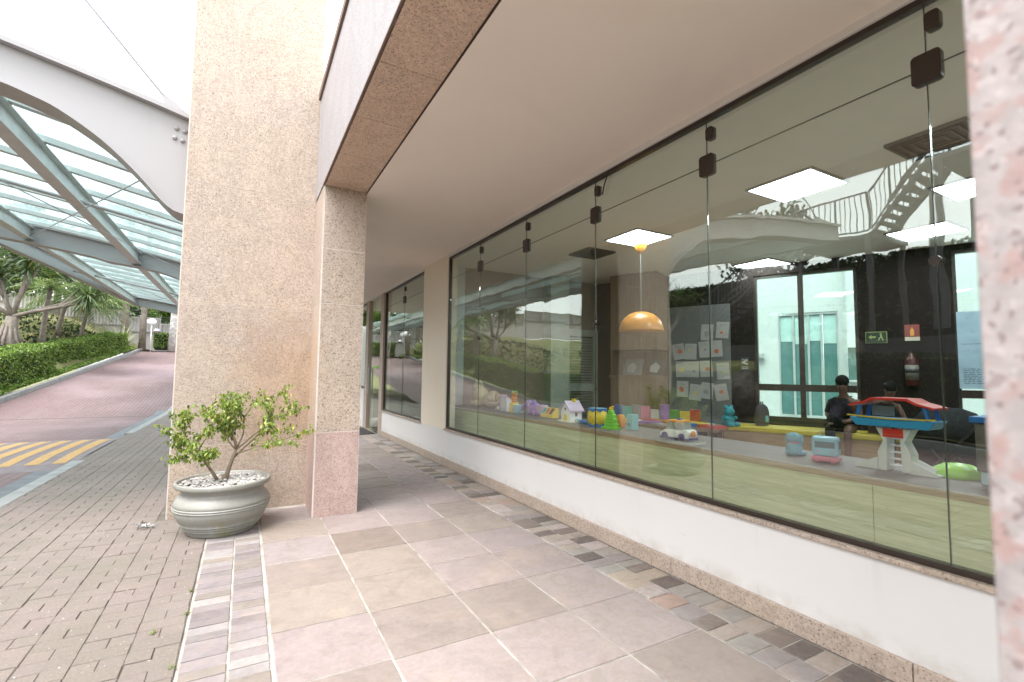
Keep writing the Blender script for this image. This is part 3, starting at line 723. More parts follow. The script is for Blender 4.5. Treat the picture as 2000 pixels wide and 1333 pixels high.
# bracing tube and wind bracing
def t_(name, a, b, r, m=CABLE): return child(MB().tube([a, b], r, 8).build(name, m), can)
for yb in (9.6, 19.5): t_('bracing_tube', (-.6, yb, rz_(-.6)-.16), (-4.9, yb, rz_(-4.9)-.16), .03, STEELW)
for ya, yb in ((5.9, 14.1), (14.6, 25.7)):
    t_('brace_rod', (-.75, ya, rz_(-.75)-.34), (-4.28, yb, rz_(-4.28)-.34), .008); t_('brace_rod', (-4.28, ya, rz_(-4.28)-.36), (-.75, yb, rz_(-.75)-.36), .008)
# support columns of the canopy on the building side
child(Box('support_column', WHITE, None, -.53, -.1, 14.1, 14.6, -.05, 3.72), can); child(Box('support_column', WHITE, None, -.53, -.1, 25.8, 26.2, 0, 3.72), can)

# ------------------------------------------------------------------ garden
def foliage_mat(name, stops): return leafmat(name, stops, True, .25)
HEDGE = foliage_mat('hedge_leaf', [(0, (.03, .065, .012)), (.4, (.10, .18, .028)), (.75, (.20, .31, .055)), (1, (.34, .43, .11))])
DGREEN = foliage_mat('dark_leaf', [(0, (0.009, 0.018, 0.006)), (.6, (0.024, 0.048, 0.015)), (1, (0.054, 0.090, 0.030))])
BGREEN = foliage_mat('bright_leaf', [(0, (.04, .10, .01)), (.5, (.11, .22, .025)), (1, (.24, .36, .06))])
CORED = plain('hedge_core', (.02, .026, .012), .95)
def leaves(mb, n, sampler, L0, L1):
    for _ in range(n):
        p = sampler()
        L = random.uniform(L0, L1); rot = Euler((random.uniform(0, 6.28), random.uniform(0, 6.28), random.uniform(0, 6.28))).to_matrix()
        mb.add([Vector(p)+rot @ Vector(v) for v in ((-L*.5,0,0), (0,-L*.32,0), (L*.5,0,0), (0,L*.32,0))], [(0,1,2,3)])
def hedge(label, path, wd, h, n, mat=HEDGE, L=(.05, .10)):
    # path: list of (x,y) centre line
    t = thing('hedge', label, 'hedge', (path[0][0], path[0][1], gh(*path[0]) if path[0][0] < -5 else hr(path[0][1])), group=None)
    zb = lambda x, y: hr(y)+.05
    core = MB(); seg = []
    for (xa, ya), (xb, yb) in zip(path, path[1:]):
        d = Vector((xb-xa, yb-ya, 0)); Ln = d.length; d /= Ln; nrm = Vector((-d.y, d.x, 0)); seg.append((Vector((xa, ya, 0)), d, nrm, Ln))
        k = wd/2-.10; vs = []
        for (q, e) in ((.08, ya), (Ln-.08, yb)):
            c = Vector((xa, ya, 0)) + d*q
            for sgn in (-1, 1):
                for zz in (.0, h-.1): pt = c + nrm*sgn*k; vs.append((pt.x, pt.y, zb(pt.x, pt.y)+zz))
        core.add(vs, [(0,2,3,1),(4,5,7,6),(0,1,5,4),(2,6,7,3),(1,3,7,5),(0,4,6,2)])
    tot = sum(s[3] for s in seg)
    child(core.build('branches', CORED), t)
    def smp():
        r = random.uniform(0, tot); 
        for s in seg:
            if r <= s[3]: break
            r -= s[3]
        u_ = random.random(); dep = abs(random.gauss(0, .045))
        if u_ < .40: lat = wd/2-dep; zz = random.uniform(.12, h)
        elif u_ < .55: lat = -wd/2+dep; zz = random.uniform(.12, h)
        elif u_ < .86: lat = random.uniform(-wd/2, wd/2); zz = h-dep+.02
        else: lat = random.uniform(-wd/2, wd/2); zz = random.uniform(.12, h); r = random.choice((dep, s[3]-dep))
        if random.random() < .5: lat = lat
        lat += .035*math.sin(r*3.1+zz*4); zz2 = zz + .03*math.sin(r*2.3+lat*5)
        p = s[0]+s[1]*r - s[2]*lat
        return (p.x, p.y, zb(p.x, p.y)+zz2)
    m = MB(); leaves(m, n, smp, *L); child(m.build('foliage', mat, None, False, False), t); return t
random.seed(11)
hedge('clipped green hedge block nearest along the left side of the drive', [(-7.75, 17.0), (-7.3, 22.5), (-6.95, 25.3)], 1.0, 1.22, 15000)
hedge('clipped hedge block beside the drive, second up the slope', [(-7.25, 26.9), (-6.5, 31.0), (-6.1, 33.0)], .95, 1.0, 11000)
hedge('low clipped hedge across the top end of the driveway', [(-5.0, 36.9), (1.5, 36.9)], .9, 1.05, 5000, HEDGE, (.07, .13))
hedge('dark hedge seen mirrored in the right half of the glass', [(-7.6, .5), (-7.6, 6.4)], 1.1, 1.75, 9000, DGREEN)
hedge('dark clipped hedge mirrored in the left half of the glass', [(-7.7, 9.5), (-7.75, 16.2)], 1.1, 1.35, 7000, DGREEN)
hedge('added tall dark hedge blocking the low sky mirrored behind the staircase', [(-13.2, -5), (-13.2, 18)], 1.4, 5.2, 15000, DGREEN, (.12, .26))  # backdrop hedge added so the glass mirrors dark instead of bright sky
# ground cover between hedge and kerb
mb = MB(); 
def gc():
    y = random.uniform(15, 34); x = kerb_x(y)-.16-random.uniform(0, .36)**1.1; return (x, y, gh(x, y)+random.uniform(0, .09))
leaves(mb, 6500, gc, .06, .14); tag(mb.build('ground_cover', HEDGE, None, False, False), 'low leafy ground cover between hedge and kerb', 'plants', kind='stuff')
mb = MB()
def gc2():
    y = random.uniform(21, 33); x = kerb_x(y)-1.5-random.uniform(0, 1)*random.uniform(0, 5); return (x, y, gh(x, y)+random.uniform(0, .22))
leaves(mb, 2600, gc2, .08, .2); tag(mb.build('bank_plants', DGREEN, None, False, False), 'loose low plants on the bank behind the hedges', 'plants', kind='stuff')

TRUNKG = plain('pale_trunk', (.21, .18, .15), .85, var=.2, bump=.6, bscale=25)
def strap_leaf(mb, base, az, el, L, wd, droop=1.2):
    base = Vector(base); h = Vector((math.cos(az), math.sin(az), 0)); side = Vector((-h.y, h.x, 0)); n = 4; vs = []
    for i in range(n+1):
        t = i/n; e = el - droop*t*t*.9; 
        p = base + h*(L*t*math.cos(el - droop*t*.5)) + Vector((0, 0, L*t*math.sin(el - droop*t*.5)))
        ww = wd*(1-t**2)*.5+.002; vs += [p-side*ww, p+side*ww]
    mb.add(vs, [(2*i, 2*i+1, 2*i+3, 2*i+2) for i in range(n)])
def rosette(mb, c, n, L, wd, lo=-.5, hi=1.4):
    for i in range(n): strap_leaf(mb, c, random.uniform(0, 6.28), random.uniform(lo, hi), L*random.uniform(.7, 1.15), wd, random.uniform(.4, 1.4))
DRAC = foliage_mat('dracaena_leaf', [(0, (.04, .07, .03)), (.6, (.10, .16, .07)), (.92, (.20, .27, .14)), (1, (.42, .30, .12))])
def dragon_tree(label, x, y, s, limbs, nr=70):
    z = gh(x, y)-.05; t = thing('dragon_tree', label, 'tree', (x, y, z)); tr_ = MB(); cr = MB()
    b = Vector((0, 0, 0))
    tr_.tube([b, (0,0,.25*s), (.03,0,.6*s), (.06,0,1.0*s)], [.34*s, .24*s, .17*s, .15*s], 12)
    for k in range(11):
        a = 6.28*k/11; tr_.tube([(.13*s*math.cos(a), .13*s*math.sin(a), .75*s), (.24*s*math.cos(a), .24*s*math.sin(a), .30*s), (.40*s*math.cos(a+.1), .40*s*math.sin(a+.1), -.05)], [.04*s, .045*s, .05*s], 6)
    for pts in limbs:
        P = [Vector((.06, 0, 1.0*s))] + [Vector(q)*s for q in pts]; tr_.tube(P, [.068*s*(1-.45*i/len(P)) for i in range(len(P))], 8)
        e = P[-1]; rosette(cr, e, nr, .75*s, .055*s)
        for k in range(2):
            q = e + Vector((random.uniform(-.5, .5), random.uniform(-.5, .5), random.uniform(.15, .5)))*s; tr_.tube([P[-2], q], [.05*s, .035*s], 6); rosette(cr, q, nr, .7*s, .05*s)
    tr_.build('trunk', TRUNKG, t, True); cr.build('crown', DRAC, t, False, False); return t
random.seed(4)
dragon_tree('branching dragon tree with a flared pale trunk on the bank', -8.15, 26, 1.25, [[(-.15,0,1.5), (-.35,.1,2.3)], [(.15,0,1.55), (.35,-.1,2.5)], [(.6,.1,1.25), (1.35,.2,1.6), (2.0,.2,1.95)], [(.5,-.2,1.15), (1.2,-.3,1.35), (1.9,-.3,1.6)], [(-.7,.2,1.5), (-1.1,.2,2.2)]])
dragon_tree('smaller dragon tree mirrored in the glass behind the hedge', -10.4, 14.5, 1.1, [[(-.5,0,1.6), (-1.0,.1,2.2)], [(.4,0,1.6), (.9,-.1,2.2)], [(.1,.3,1.7), (.2,.6,2.4)]])
def palm(label, x, y, lean, h, r, fr, L, z=None, white=False, group=None):
    z = gh(x, y)-.05 if z is None else z; t = thing('palm_tree', label, 'palm tree', (x, y, z), group=group); m = MB()
    P = [Vector((lean[0]*q*q, lean[1]*q*q, h*q)) for q in (0, .25, .5, .75, 1)]
    m.tube(P, [r*1.35, r*1.05, r, r*.95, r*.9], 10); m.build('trunk', plain('palm_trunk_white', (.55, .54, .52), .9, var=.3) if white else TRUNKG, t, True)
    if fr:
        c = MB()
        for i in range(fr):
            az = random.uniform(0, 6.28); el = random.uniform(-.3, 1.3); n = 9; b = P[-1]; h_ = Vector((math.cos(az), math.sin(az), 0)); side = Vector((-h_.y, h_.x, 0)); dr = random.uniform(1.0, 1.9); pr = []
            for k in range(n+1):
                q = k/n; pr.append(b + h_*(L*q*math.cos(el-dr*q*.5)) + Vector((0, 0, L*q*math.sin(el-dr*q*.5))))
            c.tube(pr, [.018*(1-.8*k/n) for k in range(n+1)], 4)
            for k in range(1, n):
                for kk in (0, .5):
                    p = pr[k].lerp(pr[k+1], kk); ll = .38*L*math.sin(3.0*(k+.5+kk)/(n+1.5))+.06
                    for s_ in (-1, 1):
                        e = p + side*s_*ll*.8 + h_*ll*.45 - Vector((0, 0, ll*.35)); w_ = h_*.022
                        c.add([p-w_, p+w_, e], [(0,1,2)])
        c.build('crown', foliage_mat('palm_leaf', [(0, (.05, .10, .03)), (.6, (.14, .22, .08)), (1, (.36, .40, .20))]) if 'PL' not in MATS else MATS['PL'], t, False, False)
    return t
MATS['PL'] = foliage_mat('palm_frond', [(0, (.05, .10, .03)), (.6, (.14, .22, .08)), (1, (.36, .40, .20))])
palm('short leaning palm with dark trunk behind the hedge', -7.75, 30, (.35, 0), 2.0, .09, 34, 2.1)
palm('slim leaning palm to the right of the dark trunked palm', -7.15, 31, (.3, 0), 1.9, .08, 30, 1.9)
palm('slender dark trunk standing right of the dragon tree', -7.6, 27.5, (.15, 0), 2.6, .09, 14, 1.1)
palm('tall ringed palm trunk rising behind the canopy edge', -6.25, 35.5, (0, 0), 8, .17, 24, 2.4, hr(36)-.1)
palm('tall bare palm trunk right of the ringed one', -5.35, 35.2, (.05, 0), 8, .14, 22, 2.4, hr(36)-.1)
palm('whitewashed palm trunk at the top of the drive', -3.85, 34.9, (.1, 0), 7.5, .17, 22, 2.4, hr(36)-.1, True)
# spiky agave clump
t = thing('agave', 'spiky pale agave clump at the end of the second hedge', 'plant', (-6.15, 34.4, hr(34.4))); m = MB()
for i in range(75): strap_leaf(m, (0, 0, .15), random.uniform(0, 6.28), random.uniform(.3, 1.4), random.uniform(1.0, 1.5), .09, .3)
m.build('leaf_rosette', foliage_mat('agave_leaf', [(0, (.22, .27, .16)), (.6, (.36, .40, .26)), (1, (.55, .57, .42))]), t, False, False)
# convex mirror on a post
t = thing('traffic_mirror', 'round white framed traffic mirror on a thin white post', 'mirror', (-4.78, 34.0, hr(34)-.1))
MB().tube([(0,0,0), (0,0,1.75)], .028, 8).build('post', WHITE, t, True); mm = MB().lathe([(.0001, -.02), (.20, -.02), (.23, 0), (.20, .03), (.0001, .06)], n=24, sy=.8).build('disc', plain('white_disc', (.85, .85, .86), .3), t, True); mm.location = (0, -.06, 1.75); mm.rotation_euler = (R(90), 0, 0)
mm = MB().lathe([(.0001, -.02), (.13, -.02), (.15, 0), (.0001, .04)], n=20).build('small_mirror', plain('mirror_face', (.55, .55, .56), .12, .7), t, True); mm.location = (.25, -.03, 1.25); mm.rotation_euler = (R(90), 0, R(20))
# perimeter wall with corrugated fence
fen = thing('perimeter_fence', 'grey corrugated fence on a pale wall stepping down behind the garden', 'fence', (-9, 39.5, 3))
FENM = plain('fence_sheet', (.40, .385, .38), .6, var=.06); FENW = plain('pale_wall', (.46, .43, .425), .8, var=.05)
xs_ = [-26+1.9*i for i in range(14)]
for i, xa in enumerate(xs_):
    xb = xa+1.9; q = (xa+14)/10.5; zt = 6.15 - 2.1*max(-.6, min(1.0, q)); zb_ = zt-.85
    child(Box('wall_section', FENW, None, xa+.003, xb-.003, 39.7, 39.9, zt-2.6, zb_-.16), fen); child(Box('coping', plain('coping_dark', (.22, .2, .19), .8), None, xa+.003, xb-.003, 39.6, 39.95, zb_-.158, zb_-.07), fen)
    m = MB(); n = 22; vs = []
    for k in range(n+1):
        x = xa + 1.9*k/n; yy = 39.75 + (.03 if k % 2 else -.03); vs += [(x, yy, zb_-.06), (x, yy, zt)]
    m.add(vs, [(2*k, 2*k+2, 2*k+3, 2*k+1) for k in range(n)]); child(m.build('corrugated_sheet', FENM, None, fix=False), fen); child(Box('fence_post', FENM, None, xa-.05, xa+.05, 39.60, 39.68, zb_-.06, zt+.05), fen)
    child(Box('top_rail', FENM, None, xa+.052, xb-.052, 39.62, 39.69, zt-.03, zt+.03), fen)
    for zz in ([] if i < 6 else [.15, .3, .45]): child(MB().tube([(xa, 39.64, zt+zz), (xb, 39.64, zt+zz-.0)], .006, 4).build('security_wire', CABLE), fen)
    if i >= 6: child(MB().tube([(xa, 39.64, zt+.04), (xa, 39.64, zt+.55)], .015, 5).build('wire_post', CABLE), fen)
# broad trees behind the fence
def tree(label, x, y, z, h, rx, rz2, n, mat, tm=TRUNKG):
    t = thing('broadleaf_tree', label, 'tree', (x, y, z)); m = MB(); m.tube([(0,0,0), (.1,0,h*.4), (0,.1,h*.75)], [.22, .17, .08], 8)
    cl = []
    for i in range(16):
        a = random.uniform(0, 6.28); r = rx*math.sqrt(random.random())*.75; c = Vector((r*math.cos(a), r*math.sin(a), h + random.uniform(-rz2, rz2)*.75)); cl.append((c, random.uniform(.3, .5)*rx)); m.tube([(0, 0, h*.6), c], [.07, .02], 5)
    m.build('trunk', tm, t, True); c_ = MB()
    def s():
        c, r = random.choice(cl); d = Vector((random.gauss(0, 1), random.gauss(0, 1), random.gauss(0, 1))).normalized(); return c + d*r*random.uniform(.55, 1.05)
    leaves(c_, n, s, .14, .34); c_.build('crown', mat, t, False, False); return t
random.seed(9)
tree('bright green bushy tree above the fence end', -4.6, 42.5, 2.2, 3.6, 2.0, 1.3, 6000, BGREEN)
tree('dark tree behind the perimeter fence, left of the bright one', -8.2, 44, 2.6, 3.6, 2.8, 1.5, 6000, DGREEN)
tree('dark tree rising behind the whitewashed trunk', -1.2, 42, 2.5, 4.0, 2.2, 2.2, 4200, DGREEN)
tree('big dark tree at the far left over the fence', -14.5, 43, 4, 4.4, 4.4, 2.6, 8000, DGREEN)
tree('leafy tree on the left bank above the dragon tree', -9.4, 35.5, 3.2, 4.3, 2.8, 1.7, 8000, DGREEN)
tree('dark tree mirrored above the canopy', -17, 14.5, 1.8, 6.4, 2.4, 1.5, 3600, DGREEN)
tree('green tree mirrored at the right of the glass', -15.5, 2.4, 1.8, 3.2, 2.6, 1.8, 4200, BGREEN)
# boulders under the canopy tip (mirrored)
def boulder(label, c, r, seed):
    random.seed(seed); bm = bmesh.new(); bmesh.ops.create_icosphere(bm, subdivisions=3, radius=1.0)
    for v in bm.verts:
        d = v.co.normalized(); q = 1 + .16*math.sin(d.x*3.1+seed)+.12*math.sin(d.y*4.3+seed*2)+.10*math.sin(d.z*5.7-seed); v.co = Vector((d.x*r[0]*q, d.y*r[1]*q, d.z*r[2]*q))
    me = bpy.data.meshes.new('boulder'); bm.to_mesh(me); bm.free(); me.materials.append(plain('rock', (.13, .115, .10), .9, var=.35, bump=.9, bscale=8))
    return tag(link('boulder', me, None, c), label, 'rock')
boulder('large dark boulder under the canopy tip, mirrored in the glass', (-8.6, 7.6, 1.1), (1.3, 1.2, 1.4), 2)
boulder('smaller dark boulder beside the large one, mirrored in the glass', (-7.9, 9.0, .7), (.9, .8, .9), 5)

# ------------------------------------------------------------------ steel staircase and pergola behind (mirrored in the glass)
GREY = plain('dark_grey_steel', (.10, .10, .105), .5, var=.1)
st = thing('steel_staircase', 'dark steel staircase with railings mirrored in the window', 'staircase', (-10, 5, 1.5))
def sb(name, *a): return child(Box(name, GREY, None, *a), st)
def stub(name, a, b, r): return child(MB().tube([a, b], r, 6).build(name, GREY), st)
sb('landing', -11.4, -9.2, 4.6, 6.6, 4.10, 4.22); sb('landing', -11.4, -9.2, 1.4, 3.4, 5.6, 5.72)
for x in (-11.3, -9.3):
    for yy in (4.7, 6.5): sb('post', x-.06, x+.06, yy-.06, yy+.06, 1.5, 4.10)
    for yy in (1.5, 3.3): sb('post', x-.06, x+.06, yy-.06, yy+.06, 1.5, 5.60)
def rail(a, b, n):
    a, b = Vector(a), Vector(b)
    for dz in (1.05, .1): stub('handrail', a+Vector((0, 0, dz)), b+Vector((0, 0, dz)), .03)
    for i in range(n+1):
        p = a.lerp(b, i/n); stub('baluster', p+Vector((0, 0, .1)), p+Vector((0, 0, 1.05)), .012 if i % 6 else .03)
rail((-9.25, 4.65, 4.22), (-9.25, 6.55, 4.22), 14); rail((-9.25, 6.55, 4.22), (-11.35, 6.55, 4.22), 14); rail((-9.25, 1.45, 5.72), (-9.25, 3.35, 5.72), 14); rail((-9.25, 1.45, 5.72), (-11.35, 1.45, 5.72), 14)
for x in (-9.25, -10.3): rail((x, 3.4, 5.72), (x, 4.6, 4.22), 10)
for i in range(8): sb('step', -10.3, -9.25, 3.4+.15*i, 3.62+.15*i, 5.55-.19*i, 5.58-.19*i)
for x in (-9.3, -10.25): stub('stringer', (x, 3.4, 5.6), (x, 4.6, 4.15), .07)
for x in (-9.3, -10.25): stub('stringer', (x, 6.6, 4.15), (x, 10.2, 1.75), .07)
for x in (-9.25, -10.3): rail((x, 6.6, 4.22), (x, 10.2, 1.8), 24)
for i in range(14): sb('step', -10.25, -9.3, 6.65+.255*i, 6.9+.255*i, 4.0-.17*i, 4.03-.17*i)
pg = thing('pergola', 'dark slatted pergola frame mirrored at the top right of the glass', 'pergola', (-9.5, 2, 1.5))
for x in (-11.2, -8.3):
    for yy in (-.8, 3.9): child(Box('post', GREY, None, x-.08, x+.08, yy-.08, yy+.08, 1.5, 7.3), pg)
    child(Box('beam', GREY, None, x-.07, x+.07, -1.2, 4.3, 7.3, 7.5), pg)
for i in range(13): child(Box('slat', GREY, None, -11.6, -7.9, -1.1+.42*i, -1.0+.42*i, 7.51, 7.66), pg)
sb('stair_wall', -12.2, -11.9, -3, 11, -1.0, 1.5)
st.location = (-10, 6.6, 2.5)

# ------------------------------------------------------------------ playroom behind the glass
B0 = Vector((7.875, 2.304, 0)); U = Vector((-.417, .909, 0)).normalized(); NW = Vector((.909, .417, 0)).normalized()   # back wall: origin, direction, outward normal
MW = Matrix((U, NW, Vector((0, 0, 1)))).transposed()        # local (along, out, up)
RW = Matrix((-U, NW, Vector((0, 0, 1)))).transposed()       # right-handed frame: x to the right as seen from the room
def bw(s, o, z): return B0 + U*s + NW*o + Vector((0, 0, z))
def wbox(name, mat, parent, s0, s1, o0, o1, z0, z1, bevel=0.0):
    ob = MB().obox((0, 0, 0), s1-s0, o1-o0, z1-z0, Matrix.Identity(3)).build(name, mat, None)
    ob.matrix_world = Matrix.Translation(bw((s0+s1)/2, (o0+o1)/2, (z0+z1)/2)) @ MW.to_4x4()
    if parent is not None:
        ob.parent = parent; ob.matrix_parent_inverse = Matrix.Translation(-Vector(parent.location))
    if bevel: bev(ob, bevel)
    return ob
FLOORW = wood('playroom_floor', (.30, .24, .19), (.42, .34, .28), (.06, 1, 1), 14, .4)
struct('room_floor', MB().add([(2.661,-2,.006),(9.9,-2,.006),(5.7,7.05,.006),(2.661,7.05,.006)], [(0,1,2,3)]), FLOORW)
struct('room_ceiling', MB().prism([(2.661,-2.0),(9.95,-2.0),(5.75,7.04),(2.661,7.04)], lambda a, b: (a, b, 3.0), lambda a, b: (a, b, 3.08)), ROOMCEIL)
struct('room_end_wall', MB().box(2.661, 5.9, 7.05, 7.15, 0, 3.6), BROWNWALL)
struct('room_side_wall', MB().box(2.661, 10.2, -2.2, -2.05, 0, 3.6), DARKWALL)
Box('pale_corner_strip', plain('pale_blue_wall', (.52, .58, .60), .7), bpy.data.objects['room_end_wall'], 2.67, 3.02, 6.99, 7.045, .0, 2.999)
# back wall with openings
bwall = thing('room_back_wall', 'dark brown back wall of the playroom between the courtyard windows', 'wall', tuple(bw(1, 0, 0)))
for s0, s1, z0, z1 in ((.24, 1.22, 0, 3.6), (2.52, 5.6, 0, 3.6), (1.221, 2.519, 0, .66), (1.221, 2.519, 2.85, 3.6), (-1.9, .239, 0, .66), (-1.9, .239, 2.93, 3.6), (-5.0, -1.901, 0, 3.6)):
    wbox('wall_section', DARKWALL, bwall, s0, s1, 0, .15, z0, z1)
def cwin(label, s0, s1, z0, z1, muls, rails):
    t = thing('courtyard_window', label, 'window', tuple(bw((s0+s1)/2, .07, z0)))
    for a in ((s0, s0+.04, z0, z1), (s1-.04, s1, z0, z1), (s0+.041, s1-.041, z0, z0+.05), (s0+.041, s1-.041, z1-.04, z1)): wbox('frame_bar', BRONZE, t, a[0], a[1], .03, .11, a[2], a[3])
    for m in muls: wbox('mullion', BRONZE, t, m-.035, m+.035, .028, .112, z0+.051, z1-.041)
    cs = [s0+.041] + [q for m in muls for q in (m-.036, m+.036)] + [s1-.041]
    for i in range(0, len(cs), 2):
        for r in rails: wbox('transom_bar', BRONZE, t, cs[i], cs[i+1], .029, .111, r-.05, r+.05)
        zz = [z0+.051] + [q for r in rails for q in (r-.051, r+.051)] + [z1-.041]
        for j in range(0, len(zz), 2): wbox('pane', GLASS_B, t, cs[i], cs[i+1], .066, .072, zz[j], zz[j+1])
    return t
cwin('dark framed window looking onto the bright white courtyard', 1.22, 2.52, .66, 2.85, [1.9], [1.14])
cwin('dark framed window with a blue paper poster at the right edge', -1.9, .24, .66, 2.93, [-.9], [1.11])
# courtyard beyond
CW = plain('courtyard_white', (.60, .615, .62), .8, var=.03)
court = thing('courtyard_house', 'white courtyard building with a wide aluminium window seen through the room', 'building', tuple(bw(2, 4.1, 0)))
for s0, s1, z0, z1 in ((2.69, 7, 0, 6.2), (1.58, 2.689, 2.70, 6.2), (1.58, 2.689, 0, .42), (1.42, 1.579, 0, 6.2)): wbox('wall_section', CW, court, s0, s1, 4.0, 4.25, z0, z1)
for z0, z1 in ((0, 1.25), (1.9, 6.2)): wbox('return_wall', CW, court, -3, 1.419, 3.5, 3.7, z0, z1)
wbox('return_wall', CW, court, -3, 1.0, 3.5, 3.7, 1.251, 1.899); wbox('small_window', plain('dim_glass', (.10, .17, .17), .1), court, 1.001, 1.419, 3.6, 3.62, 1.251, 1.899)
wbox('window_sill', CW, court, .98, 1.43, 3.44, 3.72, 1.22, 1.2505)
ALU = plain('aluminium', (.62, .64, .65), .35, .4)
for s in (1.59, 1.88, 2.12, 2.40, 2.68): wbox('window_bar', ALU, court, s-.022, s+.022, 4.02, 4.08, .43, 2.70)
for z in (.45, 2.68): wbox('window_rail', ALU, court, 1.58, 2.69, 4.015, 4.085, z-.03, z+.03)
for i, s in enumerate((1.73, 2.0, 2.26, 2.54)):
    wbox('window_pane', plain('teal_glass', (.10, .22, .22), .06), court, s-.12, s+.12, 4.06, 4.07, .48, 2.65)
    wbox('roller_blind', plain('pale_blind', (.45, .62, .60), .7), court, s-.115, s+.115, 4.048, 4.056, 2.02+.06*(i % 2), 2.64)
wbox('wall_lamp', ALU, court, 2.98, 3.10, 3.88, 3.998, 1.72, 1.82)
struct('courtyard_floor', MB().add([bw(-6, .16, .0), bw(-6, 9, .0), bw(8, 9, .0), bw(8, .16, .0)], [(0,1,2,3)]), plain('courtyard_paving', (.55, .56, .55), .85))
# lights and vents in the ceiling
def light(x, y, label):
    t = thing('ceiling_light', label, 'light', (x, y, 2.97), group='square ceiling light panels'); a = .275
    for nm, b in (('frame_strip', (-a-.02, a+.02, -a-.02, -a)), ('frame_strip', (-a-.02, a+.02, a, a+.02)), ('frame_strip', (-a-.02, -a, -a+.0005, a-.0005)), ('frame_strip', (a, a+.02, -a+.0005, a-.0005))): Box(nm, STEELW, t, *b, .012, .0295)
    Box('diffuser', LED, t, -a+.001, a-.001, -a+.001, a-.001, .016, .029)
for x, y, l in ((4.18, 4.33, 'square ceiling light nearest the window, left of the pair over the toys'), (4.21, 2.40, 'large square ceiling light nearest the window, right of the pair'), (6.76, 4.40, 'small square ceiling light deeper in the room, above the courtyard window'), (6.80, 2.42, 'square ceiling light deep in the room, right of the courtyard window'), (5.55, 1.55, 'ceiling light partly cut off by the near pillar'), (4.20, .45, 'ceiling light hidden behind the near pillar'), (6.8, .45, 'ceiling light in the far right corner behind the near pillar')): light(x, y, l)
VENT = plain('vent_grille', (.09, .09, .085), .5)
for x, y, l in ((4.17, 5.22, 'small dark ceiling vent left of the pendant lamp'), (4.24, 1.42, 'large dark louvred ceiling vent near the pillar')):
    t = thing('ceiling_vent', l, 'vent', (x, y, 2.975)); a = .23
    Box('backing', BLACKP, t, -a, a, -a, a, .02, .0245)
    for k in range(4):
        q = a-.055*k; 
        for b in ((-q, q, -q, -q+.018), (-q, q, q-.018, q), (-q, -q+.018, -q+.0185, q-.0185), (q-.018, q, -q+.0185, q-.0185)): Box('louvre_blade', VENT, t, *b, .002+.003*k, .0195)
# pendant lamp
t = thing('pendant_lamp', 'orange dome pendant lamp hanging in the playroom', 'lamp', (4.25, 4.36, 1.84)); OR = plain('orange_enamel', (.62, .25, .03), .35)
MB().lathe([(.268, 0), (.268, .012), (.262, .055), (.240, .115), (.200, .168), (.145, .210), (.075, .236), (.02, .245), (.0001, .245)], n=40).build('shade', OR, t, True)
MB().lathe([(.262, .001), (.255, .05), (.232, .11), (.192, .162), (.138, .203), (.0001, .235)], n=40).build('shade_lining', plain('lamp_white', (.85, .85, .83), .5), t, True)
MB().tube([(0, 0, .24), (0, 0, 1.1)], .0035, 6).build('cord', plain('grey_cord', (.25, .25, .25), .6), t); MB().lathe([(.03, .98), (.07, 1.04), (.08, 1.15), (.0001, 1.15)], n=20).build('ceiling_rose', OR, t, True)
# counter along the window
cnt = thing('display_counter', 'long low counter with pale ash front and oak edge holding the toys', 'counter', (3.05, 3, 0))
y = 6.95
for L in (1.95, 1.95, 1.80, 1.80, 1.2):
    child(Box('front_panel', PANELWOOD, None, 2.775, 2.795, y-L+.0015, y-.0015, .02, .765), cnt); y -= L
child(Box('edge_band', EDGEWOOD, None, 2.768, 2.7745, -1.75, 6.95, .766, .802), cnt); child(Box('counter_top', COUNTERWOOD, None, 2.775, 3.38, -1.75, 6.95, .766, .8), cnt)
child(Box('back_panel', BENCHWOOD, None, 3.35, 3.37, -1.75, 6.95, .01, .765), cnt)
ZT = .801
# end wall: louvred door, cabinet
dr = thing('louvred_door', 'grey green louvred door in the end wall of the playroom', 'door', (5.35, 7.0, 0)); DG = plain('sage_paint', (.33, .37, .33), .5)
for b in ((4.98, 5.08, 0.01, 2.12), (5.62, 5.72, .01, 2.12)): child(Box('stile', DG, None, b[0], b[1], 6.985, 7.045, b[2], b[3]), dr)
for b in ((.01, .2), (1.0, 1.14), (2.0, 2.12)): child(Box('rail', DG, None, 5.081, 5.619, 6.985, 7.045, b[0], b[1]), dr)
for k in range(36):
    z = .23+.049*k
    if .97 < z < 1.16 or z > 1.98: continue
    child(MB().obox((5.35, 7.012, z), .535, .05, .008, Euler((R(-38), 0, 0)).to_matrix()).build('slat', DG), dr)
child(MB().tube([(5.66, 6.98, 1.04), (5.66, 6.94, 1.04), (5.60, 6.935, 1.04)], .01, 6).build('handle', BLACKP), dr)
child(Box('backing', BLACKP, None, 5.081, 5.619, 7.0455, 7.049, .01, 2.12), dr)
tag(Box('sage_column', DG, None, 4.55, 4.93, 6.80, 7.0495, 0, 2.998), 'pale sage pilaster beside the louvred door', 'pilaster')
cab = thing('tall_cabinet', 'tall walnut cabinet with a magazine shelf by the louvred door', 'cabinet', tuple(bw(4.25, -.45, 0)))
wbox('carcass', BROWNWOOD, cab, 3.85, 4.65, -.55, -.005, 1.72, 2.995); wbox('carcass', BROWNWOOD, cab, 3.85, 4.65, -.55, -.005, 0.01, 1.30); wbox('back_board', BROWNWOOD, cab, 3.86, 4.64, -.04, -.006, 1.301, 1.719)
wbox('side_board', BROWNWOOD, cab, 4.63, 4.65, -.55, -.041, 1.301, 1.719); wbox('shelf', BROWNWOOD, cab, 3.84, 4.66, -.60, -.551, 1.26, 1.30)
